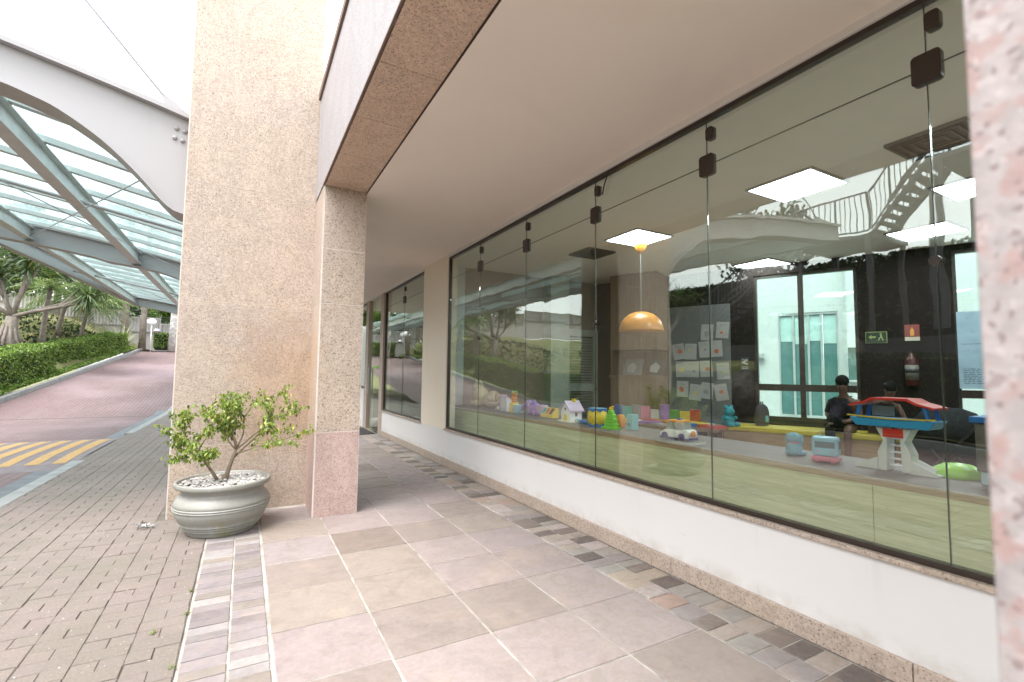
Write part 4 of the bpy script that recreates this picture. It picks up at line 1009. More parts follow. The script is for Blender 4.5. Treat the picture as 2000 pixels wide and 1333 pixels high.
# board with children's drawings
GREYB = plain('grey_board', (.15, .155, .155), .7, var=.03)
tag(wbox('pin_board', GREYB, None, 2.86, 3.83, -.025, -.003, .55, 2.45), 'grey pin board covered with drawings on the back wall', 'board')
random.seed(31)
PAPER = plain('paper', (.42, .42, .41), .8, var=.03); ordn = ['first', 'second', 'third', 'fourth']
INK = [plain('ink_red', (.55, .16, .10), .8), plain('ink_grey', (.30, .30, .30), .8), plain('ink_yellow', (.60, .48, .18), .8)]
rows = [('top', 2.02, 2), ('second', 1.72, 4), ('third', 1.40, 4), ('bottom', 1.06, 4)]
for rn, z, n in rows:
    for k in range(n):
        s = 3.0 + .21*k + random.uniform(-.03, .03) + (.05 if rn == 'second' else 0); rot = random.gauss(0, .12)
        t = thing('drawing_sheet', f"white drawing sheet, {ordn[k]} from the right in the {rn} row of the pin board", 'drawing', tuple(bw(s, -.032, z+random.uniform(-.03, .03))), group='drawings on the pin board')
        t.rotation_euler = (RW.to_4x4() @ Matrix.Rotation(rot, 4, 'Y')).to_euler(); d = -.0016*k
        Box('paper', PAPER, t, -.095, .095, d-.001, d, -.13, .13)
        m = MB(); c0 = Vector((random.uniform(-.02, .02), 0, random.uniform(-.05, .02))); rr = random.uniform(.02, .045); q = []
        for j in range(12): a = 6.28*j/12; e = rr*random.uniform(.7, 1.2); q.append((c0.x+e*math.cos(a), c0.z+e*math.sin(a)))
        m.prism(q, lambda a, b: (a, d-.0015, b), lambda a, b: (a, d-.0011, b)).build('sketch', INK[(k+len(rn)) % 3], t)
        m = MB(); m.box(-.05, .05, d-.0015, d-.0011, .07, .076); m.box(-.05, .02, d-.0015, d-.0011, .09, .096); m.build('caption_lines', INK[1], t)
# signs on the dark wall
LIME = plain('lime_luminous', (.30, .36, .13), .6)
t = thing('exit_sign', 'green exit sign with white arrow and running figure', 'sign', tuple(bw(1.03, -.012, 1.85))); t.rotation_euler = RW.to_euler()
Box('plate', plain('sign_green', (.015, .03, .014), .5), t, -.11, .11, -.004, .004, -.075, .065); Box('border', LIME, t, -.118, .118, .0045, .006, -.083, .073)
MB().prism([(-.085, 0), (-.05, .03), (-.05, .012), (-.005, .012), (-.005, -.012), (-.05, -.012), (-.05, -.03)], lambda a, b: (a, -.0055, b), lambda a, b: (a, -.0045, b)).build('arrow', LIME, t)
m = MB()
for a, b in (((-.05, .0), (-.05, .0)),): m.prism([(.05+.012*math.cos(6.28*k/10), .042+.012*math.sin(6.28*k/10)) for k in range(10)], lambda a, b: (a, -.0055, b), lambda a, b: (a, -.0045, b))
m.prism([(.04, .028), (.062, .024), (.066, -.012), (.08, -.045), (.07, -.05), (.052, -.012), (.038, -.02), (.03, -.05), (.02, -.048), (.026, -.008), (.046, .0)], lambda a, b: (a, -.0056, b), lambda a, b: (a, -.0046, b)); m.build('running_figure', LIME, t)
t = thing('extinguisher_sign', 'red fire extinguisher sign with pale caption strip', 'sign', tuple(bw(.655, -.012, 1.9))); t.rotation_euler = RW.to_euler()
Box('plate', plain('sign_red', (.24, .05, .04), .5), t, -.075, .075, -.004, .004, -.06, .10); Box('caption', plain('sign_cream', (.55, .52, .40), .6), t, -.075, .075, -.004, .004, -.11, -.061)
m = MB().prism([(-.02, -.045), (.02, -.045), (.02, .03), (.008, .045), (.008, .06), (-.008, .06), (-.008, .045), (-.02, .03)], lambda a, b: (a, -.0055, b), lambda a, b: (a, -.0045, b)); m.build('extinguisher_icon', plain('icon_orange', (.75, .35, .08), .6), t)
t = thing('fire_extinguisher', 'red fire extinguisher with white label hung on the dark wall', 'extinguisher', tuple(bw(.68, -.1, 1.2)))
MB().lathe([(.055, 0), (.07, .02), (.07, .33), (.05, .38), (.022, .40), (.022, .43), (.0001, .43)], n=20).build('cylinder', plain('fire_red', (.06, .008, .008), .4), t, True)
MB().lathe([(.0715, .08), (.0715, .27)], n=20).build('label_band', plain('label_white', (.16, .15, .13), .6), t, True); MB().lathe([(.0719, .17), (.0719, .22)], n=20).build('label_print', BLACKP, t, True)
MB().box(-.02, .09, -.012, .012, .43, .455).build('lever', BLACKP, t); MB().tube([(.02, 0, .42), (.10, -.03, .38), (.095, -.05, .12)], .009, 6).build('hose', BLACKP, t)
t = thing('wall_plaque', 'small dark plaque with white print on the dark wall beside the board', 'plaque', tuple(bw(2.66, -.01, 1.5))); t.rotation_euler = RW.to_euler()
Box('plate', BLACKP, t, -.06, .06, -.003, .003, -.10, .10); m = MB()
for a, b, c, d in ((-.045, .045, -.06, -.05), (-.045, .045, -.085, -.075), (-.04, -.01, 0, .03), (.01, .04, .03, .07), (-.04, -.015, .05, .07), (.012, .04, -.02, .005), (-.012, .012, -.01, .06)): m.box(a, b, -.0042, -.0032, c, d)
m.build('print', PAPER, t)
t = thing('paper_poster', 'blue tinted paper poster with handwriting taped on the right window', 'poster', tuple(bw(-.18, .015, 1.66))); t.rotation_euler = RW.to_euler()
Box('sheet', plain('blue_paper', (.36, .50, .60), .75, var=.08), t, -.40, .40, -.002, .002, -.48, .48)
Box('pasted_note', plain('blue_paper_pale', (.46, .58, .66), .8), t, -.12, .18, -.0045, -.0025, -.20, .10); m = MB(); random.seed(8)
for r in range(10):
    z = -.24-.022*r if r < 9 else .07; a = -.36
    while a < .34: L = random.uniform(.02, .07); m.box(a, min(a+L, .36), -.0042, -.0027, z, z+.006); a += L+.014
m.build('handwriting', plain('ink_blue', (.05, .06, .10), .8), t)
# bench with yellow cushion, low table with books
bn = thing('cushioned_bench', 'wooden box bench with long yellow cushion under the courtyard window', 'bench', tuple(bw(1.9, -.4, 0)))
wbox('bench_box', BENCHWOOD, bn, .8, 2.85, -.62, -.16, .01, .52); wbox('cushion', plain('yellow_vinyl', (.52, .40, .03), .45), bn, .8, 2.85, -.64, -.155, .521, .60, bevel=.02)
tb = thing('low_book_table', 'low dark table piled with books and small toys', 'table', tuple(bw(3.6, -1.2, 0)))
wbox('table_top', BROWNWOOD, tb, 2.75, 4.75, -1.45, -.75, .56, .60)
for s in (2.82, 4.62):
    for o in (-1.40, -.86): wbox('leg', BROWNWOOD, tb, s, s+.06, o, o+.06, .01, .559)
random.seed(14)
cols = [('red', (.45, .05, .04)), ('teal', (.05, .32, .30)), ('white', (.62, .62, .60)), ('yellow', (.62, .45, .06)), ('blue', (.06, .14, .42)), ('pink', (.55, .18, .28)), ('green', (.10, .30, .08)), ('orange', (.60, .24, .04)), ('grey', (.28, .28, .28)), ('purple', (.25, .12, .36))]
for k in range(20):
    cn, c = cols[k % 10]; s = 2.85+.094*k; zz = .601; nb = 3 if k < 10 else 1
    t = thing('book', f"{cn} book {'lying on the left half' if k >= 10 else 'lying on the right half'} of the low table", 'book', tuple(bw(s, -1.15+random.uniform(-.18, .18), zz)), random.uniform(-.5, .5), group='books on the low table')
    h = random.uniform(.02, .05); Box('cover', plain('book_'+cn, c, .4), t, -.11, .11, -.15, .15, 0, h); Box('pages', PAPER, t, -.104, .112, -.146, .152, .004, h-.004)
for k in range(9):
    cn, c = cols[(k*3) % 10]; s = 3.2+.15*k
    t = thing('book', f"{cn} picture book standing upright at the back of the low table", 'book', tuple(bw(s, -.80, .601)), math.atan2(U.y, U.x)+random.uniform(-.3, .3), group='books on the low table')
    h = random.uniform(.16, .26); Box('cover', plain('book_'+cn, c, .4), t, -.07, .07, -.015, .015, 0, h); Box('pages', PAPER, t, -.066, .072, -.011, .011, .003, h+.002)
for k, (s, cn) in enumerate(((3.95, 'dark photo magazine leaning on the cabinet shelf'), (4.35, 'pale magazine on the cabinet shelf'))):
    t = thing('magazine', cn, 'magazine', tuple(bw(s, -.35, 1.305))); t.rotation_euler = (RW.to_4x4() @ Matrix.Rotation(R(-28), 4, 'X')).to_euler()
    Box('cover', [plain('mag_dark', (.05, .05, .05), .3), plain('mag_pale', (.16, .16, .17), .5)][k], t, -.16, .16, -.004, .004, 0, .30); m = MB()
    m.prism([(-.10, .06), (.02, .04), (.06, .16), (-.02, .24), (-.11, .17)], lambda a, b: (a, -.0055, b), lambda a, b: (a, -.0045, b)); m.build('cover_picture', INK[1], t)
# backpack and small plush on the bench
t = thing('backpack', 'small teal and dark backpack standing on the bench', 'backpack', tuple(bw(2.38, -.40, .601)))
MB().lathe([(.10, 0), (.125, .03), (.125, .18), (.10, .26), (.05, .30), (.0001, .31)], n=20, sy=.65).build('bag', plain('dark_fabric', (.06, .05, .055), .8), t, True); MB().lathe([(.06, .04), (.075, .06), (.075, .14), (.05, .18), (.0001, .185)], (.0, -.045, 0), n=16, sy=.5).build('front_pocket', plain('teal_fabric', (.15, .42, .46), .8), t, True)
MB().tube([(-.03, 0, .29), (-.02, 0, .335), (.02, 0, .335), (.03, 0, .29)], .008, 6).build('loop', BLACKP, t); MB().tube([(.11, .03, .25), (.17, .05, .15), (.11, .04, .03)], .014, 6).build('strap', plain('teal_fabric', (.15, .42, .46), .8), t)
t = thing('plush_bear', 'small teal plush bear lying by the books', 'plush toy', tuple(bw(2.72, -.95, .601))); TE = plain('teal_plush', (.04, .26, .30), .95, bump=.6)
MB().blob((0, 0, .09), (.09, .08, .09), 12, 8).build('torso', TE, t, True); MB().blob((0, -.02, .21), (.075, .07, .07), 12, 8).build('head', TE, t, True)
for s_ in (-1, 1): MB().blob((.06*s_, -.01, .275), .028, 8, 6).build('ear', TE, t, True); MB().blob((.09*s_, -.04, .12), (.03, .05, .03), 8, 6).build('arm', TE, t, True); MB().blob((.06*s_, -.09, .04), (.035, .06, .035), 8, 6).build('foot', TE, t, True)

# ------------------------------------------------------------------ people on the bench
SKIN = plain('skin', (.11, .06, .042), .55); HAIR = plain('black_hair', (.006, .005, .005), .7, spec=.15)
def skinobj(name, mat, parent, verts, edges, radii, sub=2):
    me = bpy.data.meshes.new(name); me.from_pydata([Vector(v) for v in verts], edges, []); o = link(name, me, parent); me.materials.append(mat)
    sk = o.modifiers.new('skin', 'SKIN'); sk.use_smooth_shade = True
    for i, r in enumerate(radii):
        d = me.skin_vertices[0].data[i]; d.radius = (r, r) if isinstance(r, (int, float)) else r; d.use_root = (i == 0)
    ss = o.modifiers.new('sub', 'SUBSURF'); ss.levels = sub; ss.render_levels = sub; return o
def person(label, loc, rz, k, shirt, trous, lean, headpitch, armspread):
    t = thing('person', label, 'person', loc, rz); t.scale = (k, k, k)
    L = lean   # forward is -y
    P = [(0,0,.10), (0,-.03*L,.28), (0,-.10*L,.46), (0,-.14*L,.56), (0,-.17*L,.63), (0,-.20*L,.72), (0,-.215*L,.79)]
    rad = [(.15,.12), (.135,.11), (.155,.11), (.09,.075), (.05,.05), (.075,.085), (.07,.085)]; E = [(i, i+1) for i in range(6)]
    for s in (-1, 1):
        i = len(P); P += [(.17*s, -.12*L, .50), (.22*s, -.10-.10*L, .28), (.13*s*armspread, -.32-.05*L, .20), (.08*s*armspread, -.40-.05*L, .21)]; rad += [.06, .045, .032, .03]; E += [(2, i), (i, i+1), (i+1, i+2), (i+2, i+3)]
        i = len(P); P += [(.09*s, -.10, .09), (.12*s, -.44, .10), (.11*s, -.42, -.30), (.11*s, -.44, -.42), (.12*s, -.56, -.435)]; rad += [.085, .062, .042, .036, .03]; E += [(0, i), (i, i+1), (i+1, i+2), (i+2, i+3), (i+3, i+4)]
        for f in range(4):
            j = len(P); b = Vector(P[10 if s < 0 else 19]); P += [b+Vector(((-.024+.016*f), -.035, -.004)), b+Vector(((-.026+.016*f), -.065, -.025))]; rad += [.010, .008]; E += [(10 if s < 0 else 19, j), (j, j+1)]
    skinobj('body', SKIN, t, P, E, rad)
    sh = skinobj('shirt', shirt, t, P[:4] + [P[7], P[8], P[16], P[17]], [(0,1), (1,2), (2,3), (2,4), (4,5), (2,6), (6,7)], [(.165,.135), (.15,.125), (.17,.125), (.10,.085), .078, .060, .078, .060])
    skinobj('trousers', trous, t, [P[0], P[11], P[12], P[13], P[20], P[21], P[22]], [(0,1), (1,2), (2,3), (0,4), (4,5), (5,6)], [(.165,.135), .100, .078, .058, .100, .078, .058])
    h = Vector(P[6]); f = Vector((0, -1, -headpitch)).normalized()
    MB().blob(h+Vector((0, .018, .035)), (.094, .110, .098), 14, 10).build('hair', HAIR, t, True)
    c = h+Vector((0, -.0, -.02))
    MB().blob(c+f*.085+Vector((0, 0, -.01)), (.014, .022, .016), 8, 6).build('nose', SKIN, t, True)
    for s in (-1, 1):
        MB().blob(c+f*.074+Vector((.030*s, 0, .018)), (.013, .009, .008), 8, 6).build('eye', BLACKP, t, True); MB().blob(c+Vector((.078*s, .01, 0)), (.012, .022, .03), 8, 6).build('ear', SKIN, t, True)
    MB().blob(c+f*.070+Vector((0, 0, -.05)), (.024, .010, .007), 8, 6).build('mouth', plain('lips', (.16, .06, .05), .5), t, True)
    return t
AZ = math.atan2(NW.y, NW.x) - math.pi/2
person('seated person in dark patterned shirt with short dark hair on the bench', tuple(bw(1.37, -.42, .60)-Vector((0, 0, .02))), AZ-.25, .82, plain('dark_shirt', (.020, .016, .022), .9, var=.5, spec=.1), plain('dark_trousers', (.010, .010, .011), .9, spec=.1), 1.0, .35, .7)
person('smaller seated person in black leaning forward beside the other', tuple(bw(1.02, -.44, .60)-Vector((0, 0, .02))), AZ+.5, .74, plain('black_shirt', (.008, .008, .009), .9, spec=.1), plain('brown_trousers', (.07, .045, .035), .8), 1.3, .6, .6)
# stroller hood beside them
t = thing('stroller', 'dark grey stroller with raised hood right of the seated people', 'stroller', tuple(bw(.42, -.75, 0))); SG = plain('stroller_grey', (.022, .023, .025), .9, spec=.15)
m = MB(); m.lathe([(.24, .62), (.26, .70), (.25, .82), (.19, .92), (.10, .965), (.0001, .975)], n=20, sy=1.25); m.build('hood', SG, t, True); MB().box(-.2, .2, -.35, .25, .45, .60).build('seat', SG, t)
for a, b in (((-.2, .3, .05), (-.2, -.45, .98)), ((.2, .3, .05), (.2, -.45, .98)), ((-.2, -.3, .05), (-.2, .1, .5)), ((.2, -.3, .05), (.2, .1, .5)), ((-.2, -.45, .98), (.2, -.45, .98))): MB().tube([a, b], .014, 6).build('frame_tube', BLACKP, t)
for x in (-.22, .22):
    for y_ in (-.3, .3): o = MB().lathe([(.03, -.015), (.09, -.015), (.09, .015), (.03, .015)], n=18).build('wheel', BLACKP, t, True); o.location = (x, y_, .10); o.rotation_euler = (0, R(90), 0)

# ------------------------------------------------------------------ toys on the counter
def pl(n, c, r=.35): return plain('toy_'+n, c, r, var=.03)
TY, TB, TR, TW, TP, TG, TO, TPU, TLB = pl('yellow', (.80, .58, .03)), pl('blue', (.02, .16, .50)), pl('red', (.62, .03, .02)), pl('white', (.78, .78, .78)), pl('pink', (.70, .22, .32)), pl('lime', (.22, .68, .05)), pl('orange', (.78, .28, .03)), pl('purple', (.34, .20, .55)), pl('sky', (.30, .55, .72))
CREAM = plain('cream_plush', (.62, .58, .36), .95, bump=.7); BEIGEP = plain('beige_plush', (.58, .50, .38), .95, bump=.7)
# drum
t = thing('toy_drum', 'yellow and blue toy drum', 'toy', (3.02, 3.70, ZT)); t.scale = (.92, .92, .90); MB().lathe([(.10, 0), (.10, .19), (.0001, .19)], n=28).build('shell', TY, t, True)
for z in (0, .17):
    m = MB(); n = 48; vs = []
    for k in range(n):
        a = 6.28318*k/n; wv = .018*math.cos(a*8)
        zz = (z, z+.028+wv*.6) if z == 0 else (z-.005+wv*.6, z+.025)
        for q in zz: vs.append((.1045*math.cos(a), .1045*math.sin(a), q))
    m.add(vs, [(2*k, 2*((k+1) % n), 2*((k+1) % n)+1, 2*k+1) for k in range(n)]); m.build('wavy_band', TB, t, True, False)
MB().lathe([(.0001, .192), (.09, .194), (.104, .188)], n=28).build('drum_skin', TLB, t, True)
m = MB(); m.blob((-.102, -.012, .10), (.004, .010, .007), 8, 5); o = m.build('emblem', TR, t)
# green toy tree
t = thing('toy_tree', 'lime green climbing toy shaped like a tree', 'toy', (2.99, 3.46, ZT)); t.scale = (.85, .80, .70); t.rotation_euler = (0, 0, .2)
MB().box(-.05, .05, -.11, .11, 0, .025).build('base', TG, t); pts = [(-.075, .02), (-.085, .07), (-.06, .08), (-.072, .13), (-.05, .14), (-.055, .19), (-.03, .20), (-.025, .245), (.025, .245), (.03, .20), (.055, .19), (.05, .14), (.072, .13), (.06, .08), (.085, .07), (.075, .02)]
bev(MB().prism(pts, lambda a, b: (-.03, a, b), lambda a, b: (.03, a, b)).build('tree_body', TG, t), .006); o = MB()
for k in range(5): o.box(-.036, -.0305, -.05+.006*k, .05-.006*k, .045+.038*k, .055+.038*k)
o.build('steps', pl('dark_lime', (.12, .45, .03)), t); MB().blob((0, 0, .265), (.028, .028, .028), 10, 7).build('knob', TY, t, True); MB().blob((0, -.02, .285), .018, 8, 6).build('topper', TO, t, True)
tag(MB().lathe([(.035, 0), (.04, .02), (.04, .10), (.03, .12), (.0001, .12)], (3.16, 3.52, ZT), 16).build('toy_cup', TO, None, True), 'orange toy cup behind the lime toy tree', 'toy')
t = thing('toy_block', 'teal block with a blue star right of the lime toy tree', 'toy', (3.12, 3.32, ZT)); Box('block', pl('teal', (.22, .50, .55)), t, -.04, .04, -.035, .035, 0, .14, bevel=.004)
MB().prism([((.022 if k % 2 == 0 else .010)*math.sin(k*math.pi/5), .05+(.022 if k % 2 == 0 else .010)*math.cos(k*math.pi/5)) for k in range(10)], lambda a, b: (-.0425, a, b), lambda a, b: (-.0405, a, b)).build('star', TB, t)
t = thing('toy_rattle', 'blue toy stick lying left of the drum', 'toy', (3.0, 3.90, ZT)); MB().tube([(0, -.11, .022), (0, .11, .022)], .020, 10).build('stick', TB, t, True); MB().tube([(0, .06, .022), (0, .10, .022)], .026, 10).build('ring', TLB, t, True)
# toy house
t = thing('toy_house', 'white and mauve toy house with star window', 'toy', (3.04, 4.16, ZT)); Box('base', TW, t, -.09, .12, -.11, .11, 0, .014)
MAU = pl('mauve', (.55, .42, .58))
bev(MB().prism([(-.075, .014), (.075, .014), (.075, .13), (0, .205), (-.075, .13)], lambda a, b: (-.07, a, b), lambda a, b: (.09, a, b)).build('walls', TW, t), .003)
for s in (-1, 1): MB().prism([(0, .222), (.098*s, .122), (.098*s, .105), (0, .205)], lambda a, b: (-.085, a, b), lambda a, b: (.105, a, b)).build('roof_slope', MAU, t)
MB().prism([((.022 if k % 2 == 0 else .009)*math.sin(k*math.pi/5), .135+(.022 if k % 2 == 0 else .009)*math.cos(k*math.pi/5)) for k in range(10)], lambda a, b: (-.0725, a, b), lambda a, b: (-.0705, a, b)).build('star_window', pl('brown', (.12, .06, .05)), t)
MB().prism([(-.03, .015), (.03, .015), (.03, .06), (.02, .08), (-.02, .08), (-.03, .06)], lambda a, b: (-.074, a, b), lambda a, b: (-.0705, a, b)).build('door', TY, t); Box('chimney', TY, t, .02, .05, -.02, .02, .20, .24); Box('side_window', pl('brown', (.12, .06, .05)), t, .0, .03, -.0775, -.0755, .06, .10)
# three-door box
t = thing('shape_sorter', 'slanted yellow box with three coloured doors', 'toy', (3.10, 4.66, ZT)); t.scale = (.8, .75, .85); bev(MB().prism([(-.06, 0), (.06, 0), (.06, .13), (.02, .13), (-.06, .04)], lambda a, b: (a, -.16, b), lambda a, b: (a, .16, b)).build('case', TY, t), .006)
for k, mt in enumerate((TO, TO, pl('turquoise', (.05, .45, .50)))):
    y0 = -.10+.10*k; m_ = [pl('maroon', (.16, .03, .05)), TO, pl('turquoise', (.05, .45, .50))][k]
    q = lambda e, a: [(-.0585-e*.75, a, .043+e*.66), ]
    vs = []
    for e in (.003, .006):
        for (u_, yy) in ((.1, y0-.038), (.1, y0+.038), (.92, y0+.038), (.92, y0-.038)): vs.append((-.06+.08*u_-e*.75, yy, .04+.09*u_+e*.66))
    MB().add(vs, [(0,1,2,3), (4,7,6,5), (0,4,5,1), (1,5,6,2), (2,6,7,3), (3,7,4,0)]).build('flap', m_, t)
    vs = []
    for e in (.0065, .008):
        for (u_, yy) in ((.3, y0-.010), (.3, y0+.010), (.72, y0+.010), (.72, y0-.010)): vs.append((-.06+.08*u_-e*.75, yy, .04+.09*u_+e*.66))
    MB().add(vs, [(0,1,2,3), (4,7,6,5), (0,4,5,1), (1,5,6,2), (2,6,7,3), (3,7,4,0)]).build('numeral_bar', BLACKP, t)
# purple toys, orange giraffe-like stand, castle, plush
t = thing('toy_elephant', 'purple plastic toy animal with trunk', 'toy', (3.12, 5.02, ZT)); MB().blob((0, 0, .085), (.07, .11, .075), 14, 9).build('torso', TPU, t, True); MB().blob((-.02, .10, .12), (.06, .06, .06), 12, 8).build('head', TPU, t, True); MB().tube([(-.02, .15, .12), (-.04, .20, .10), (-.05, .21, .05), (-.06, .23, .04)], [.028, .022, .018, .016], 8).build('trunk', TPU, t, True)
for s in (-1, 1): MB().blob((.05*s, .08, .13), (.012, .05, .05), 10, 7).build('ear', MAU, t, True)
for x in (-.04, .04):
    for y_ in (-.06, .05): MB().lathe([(.024, 0), (.022, .06), (.0001, .06)], (x, y_, 0), 10).build('leg', TPU, t, True)
t = thing('toy_wagon', 'mauve toy wagon beside the purple animal', 'toy', (3.14, 4.87, ZT)); Box('body', MAU, t, -.05, .05, -.06, .06, .025, .13, bevel=.012)
for x in (-.05, .05):
    for y_ in (-.035, .035): o = MB().lathe([(.004, -.008), (.026, -.008), (.026, .008), (.004, .008)], n=14).build('wheel', TPU, t, True); o.location = (x, y_, .026); o.rotation_euler = (0, R(90), 0)
t = thing('toy_stacker', 'orange stacking toy on a yellow and blue base', 'toy', (3.05, 5.34, ZT)); Box('base', TY, t, -.05, .05, .02, .10, 0, .13, bevel=.006); Box('striped_drum', TLB, t, -.045, .045, -.10, .018, 0, .11, bevel=.015)
m = MB().blob((0, .06, .17), (.035, .05, .055), 12, 8).build('bear_body', TO, t, True); MB().blob((0, .06, .235), (.04, .045, .038), 12, 8).build('bear_head', TO, t, True)
for s, mt in ((-1, pl('lime', (.22, .68, .05))), (1, TLB)): MB().blob((0, .06+.045*s, .265), .018, 8, 6).build('ear', mt, t, True)
for s in (-1, 1): MB().blob((-.01, .06+.06*s, .18), (.018, .022, .018), 8, 6).build('arm', TO, t, True)
t = thing('toy_castle', 'white and lilac block castle', 'toy', (3.1, 5.72, ZT)); LIL = pl('lilac', (.58, .48, .68)); Box('keep', pl('pale_lilac', (.68, .66, .78)), t, -.06, .06, -.13, .04, 0, .17, bevel=.004)
for k in range(4): Box('merlon', LIL, t, -.06, -.03, -.125+.045*k, -.10+.045*k, .1705, .195)
MB().lathe([(.045, 0), (.045, .18), (.055, .19), (.055, .21), (.0001, .21)], (0, .09, 0), 16).build('tower', LIL, t, True)
t = thing('toy_figure', 'small white ring faced toy left of the block castle', 'toy', (3.08, 5.98, ZT)); MB().blob((0, 0, .06), (.05, .06, .06), 12, 8).build('torso', TW, t, True); MB().lathe([(.030, -.01), (.045, -.01), (.045, .01), (.030, .01)], n=20).build('ring', BEIGEP, t, True).location = (-.05, 0, .09)
t.children[-1].rotation_euler = (0, R(90), 0)
t = thing('plush_toy', 'large pale yellow plush ball toy at the far end', 'plush toy', (3.18, 6.68, ZT)); MB().blob((0, 0, .15), (.12, .14, .15), 16, 10, .015).build('torso', CREAM, t, True); MB().blob((-.02, .05, .30), (.08, .09, .075), 14, 9, .01).build('head', CREAM, t, True)
for s in (-1, 1): MB().blob((-.02, .05+.07*s, .365), (.025, .03, .03), 10, 7).build('ear', CREAM, t, True); MB().blob((-.1, .06*s, .05), (.06, .05, .05), 10, 7).build('foot', CREAM, t, True)
t = thing('plush_toy', 'beige plush dog slumped beside the yellow plush', 'plush toy', (3.16, 6.30, ZT)); MB().blob((0, 0, .11), (.11, .17, .11), 16, 10, .02).build('torso', BEIGEP, t, True); MB().blob((-.03, -.15, .17), (.085, .09, .085), 14, 9, .015).build('head', BEIGEP, t, True); MB().blob((-.10, -.16, .15), (.05, .045, .04), 10, 7).build('muzzle', BEIGEP, t, True)
for s in (-1, 1): MB().blob((-.02, -.15+.09*s, .17), (.03, .025, .07), 10, 7).build('ear', plain('tan_plush', (.42, .33, .22), .95), t, True)
# toy car
t = thing('toy_car', 'white toy car with orange and clear roof', 'toy', (3.02, 2.70, ZT)); t.scale = (.86, .86, .86); t.rotation_euler = (0, 0, .1)
bev(MB().prism([(-.15, .015), (.15, .015), (.155, .05), (.10, .085), (-.14, .095), (-.155, .06)], lambda a, b: (-.075, a, b), lambda a, b: (.075, a, b)).build('body', TW, t), .015); Box('chassis', pl('indigo', (.06, .03, .20)), t, -.07, .07, -.155, .155, 0, .022, bevel=.004)
MB().prism([(-.10, .095), (.09, .088), (.06, .155), (-.08, .16)], lambda a, b: (-.062, a, b), lambda a, b: (.062, a, b)).build('cabin_window', pl('smoke', (.30, .30, .30), .1), t); Box('roof', TO, t, -.066, .066, -.085, .07, .157, .175, bevel=.006); Box('siren', TB, t, -.02, .02, -.03, .0, .1755, .188)
MB().blob((-.02, -.17, .06), (.02, .025, .03), 8, 6).build('bumper', TO, t, True)
for y_ in (-.09, .09):
    for x in (-.078, .078): o = MB().lathe([(.004, -.01), (.03, -.01), (.03, .01), (.004, .01)], n=16).build('wheel', pl('indigo', (.06, .03, .20)), t, True); o.location = (x, y_, .032); o.rotation_euler = (0, R(90), 0)
# blue plush seated
t = thing('plush_puppy', 'pale blue plush animal with floppy ears sitting with its back to the glass', 'plush toy', (3.10, 1.83, ZT)); t.scale = (.70, .70, .70); BP = plain('blue_plush', (.28, .48, .60), .95, bump=.7)
MB().lathe([(.055, 0), (.07, .03), (.062, .08), (.045, .115), (.0001, .12)], n=18).build('torso', BP, t, True); MB().blob((0, 0, .155), (.055, .06, .052), 14, 9).build('head', BP, t, True); MB().lathe([(.046, .108), (.049, .115), (.044, .122)], n=16).build('collar', TP, t, True)
for s in (-1, 1): MB().blob((.005, .066*s, .145), (.018, .016, .05), 10, 7).build('ear', BP, t, True); MB().blob((.03, .06*s, .025), (.045, .025, .025), 8, 6).build('foot', TP if s > 0 else BP, t, True)
MB().blob((-.068, .02, .03), (.02, .015, .02), 8, 6).build('tail', BP, t, True)
# toy bus
t = thing('toy_bus', 'light blue toy bus with pink base', 'toy', (3.03, 1.60, ZT)); t.scale = (.90, .90, .90); t.rotation_euler = (0, 0, .35); Box('body', TLB, t, -.05, .05, -.075, .075, .04, .165, bevel=.016); Box('base', TP, t, -.054, .054, -.08, .08, .008, .0395, bevel=.008)
Box('window', pl('window_dark', (.12, .18, .24), .15), t, -.0525, -.0505, -.055, .055, .095, .135); Box('window', pl('window_grey', (.30, .30, .40), .15), t, -.04, .04, -.0775, -.0755, .09, .14); MB().tube([(-.03, .03, .166), (-.02, .03, .178), (.0, .03, .178), (.01, .03, .166)], .004, 5).build('handle', TLB, t)
for y_ in (-.03, .03): o = MB().lathe([(.0001, 0), (.010, 0), (.010, .004), (.0001, .004)], n=12).build('headlight', pl('lavender', (.45, .40, .62)), t); o.location = (-.050, y_*1.4, .07); o.rotation_euler = (0, R(-90), 0)
for y_ in (-.045, .045):
    for x in (-.052, .052): o = MB().lathe([(.004, -.006), (.022, -.006), (.022, .006), (.004, .006)], n=14).build('wheel', TP, t, True); o.location = (x, y_, .022); o.rotation_euler = (0, R(90), 0)
# tower playset
t = thing('tower_playset', 'white toy tower playset with blue deck and red roof', 'toy', (3.10, 1.27, ZT)); t.scale = (.98, .98, .80); GW = pl('pale_grey', (.68, .68, .70))
for s in (-1, 1):
    bev(MB().prism([(.035*s, .0), (.075*s, .0), (.078*s, .12), (.05*s, .20), (.085*s, .29), (.045*s, .29), (.03*s, .20)], lambda a, b: (-.045, a, b), lambda a, b: (.045, a, b)).build('leg', GW, t), .004)
    MB().prism([(.0755*s, .0), (.19*s, .0), (.19*s, .018), (.078*s, .085)], lambda a, b: (-.045, a, b), lambda a, b: (-.037, a, b)).build('foot_ramp', GW, t); Box('foot_rail', GW, t, -.036, .045, min(.076*s, .19*s), max(.076*s, .19*s), 0, .012); MB().prism([(.0755*s, .0125), (.19*s, .0125), (.19*s, .018), (.078*s, .085)], lambda a, b: (.037, a, b), lambda a, b: (.045, a, b)).build('foot_ramp', GW, t)
for k in range(5): Box('rung', GW, t, -.02, .02, -.032, .032, .03+.045*k, .038+.045*k)
Box('front_panel', TR, t, -.05, -.046, -.048, .048, .225, .285, bevel=.002)
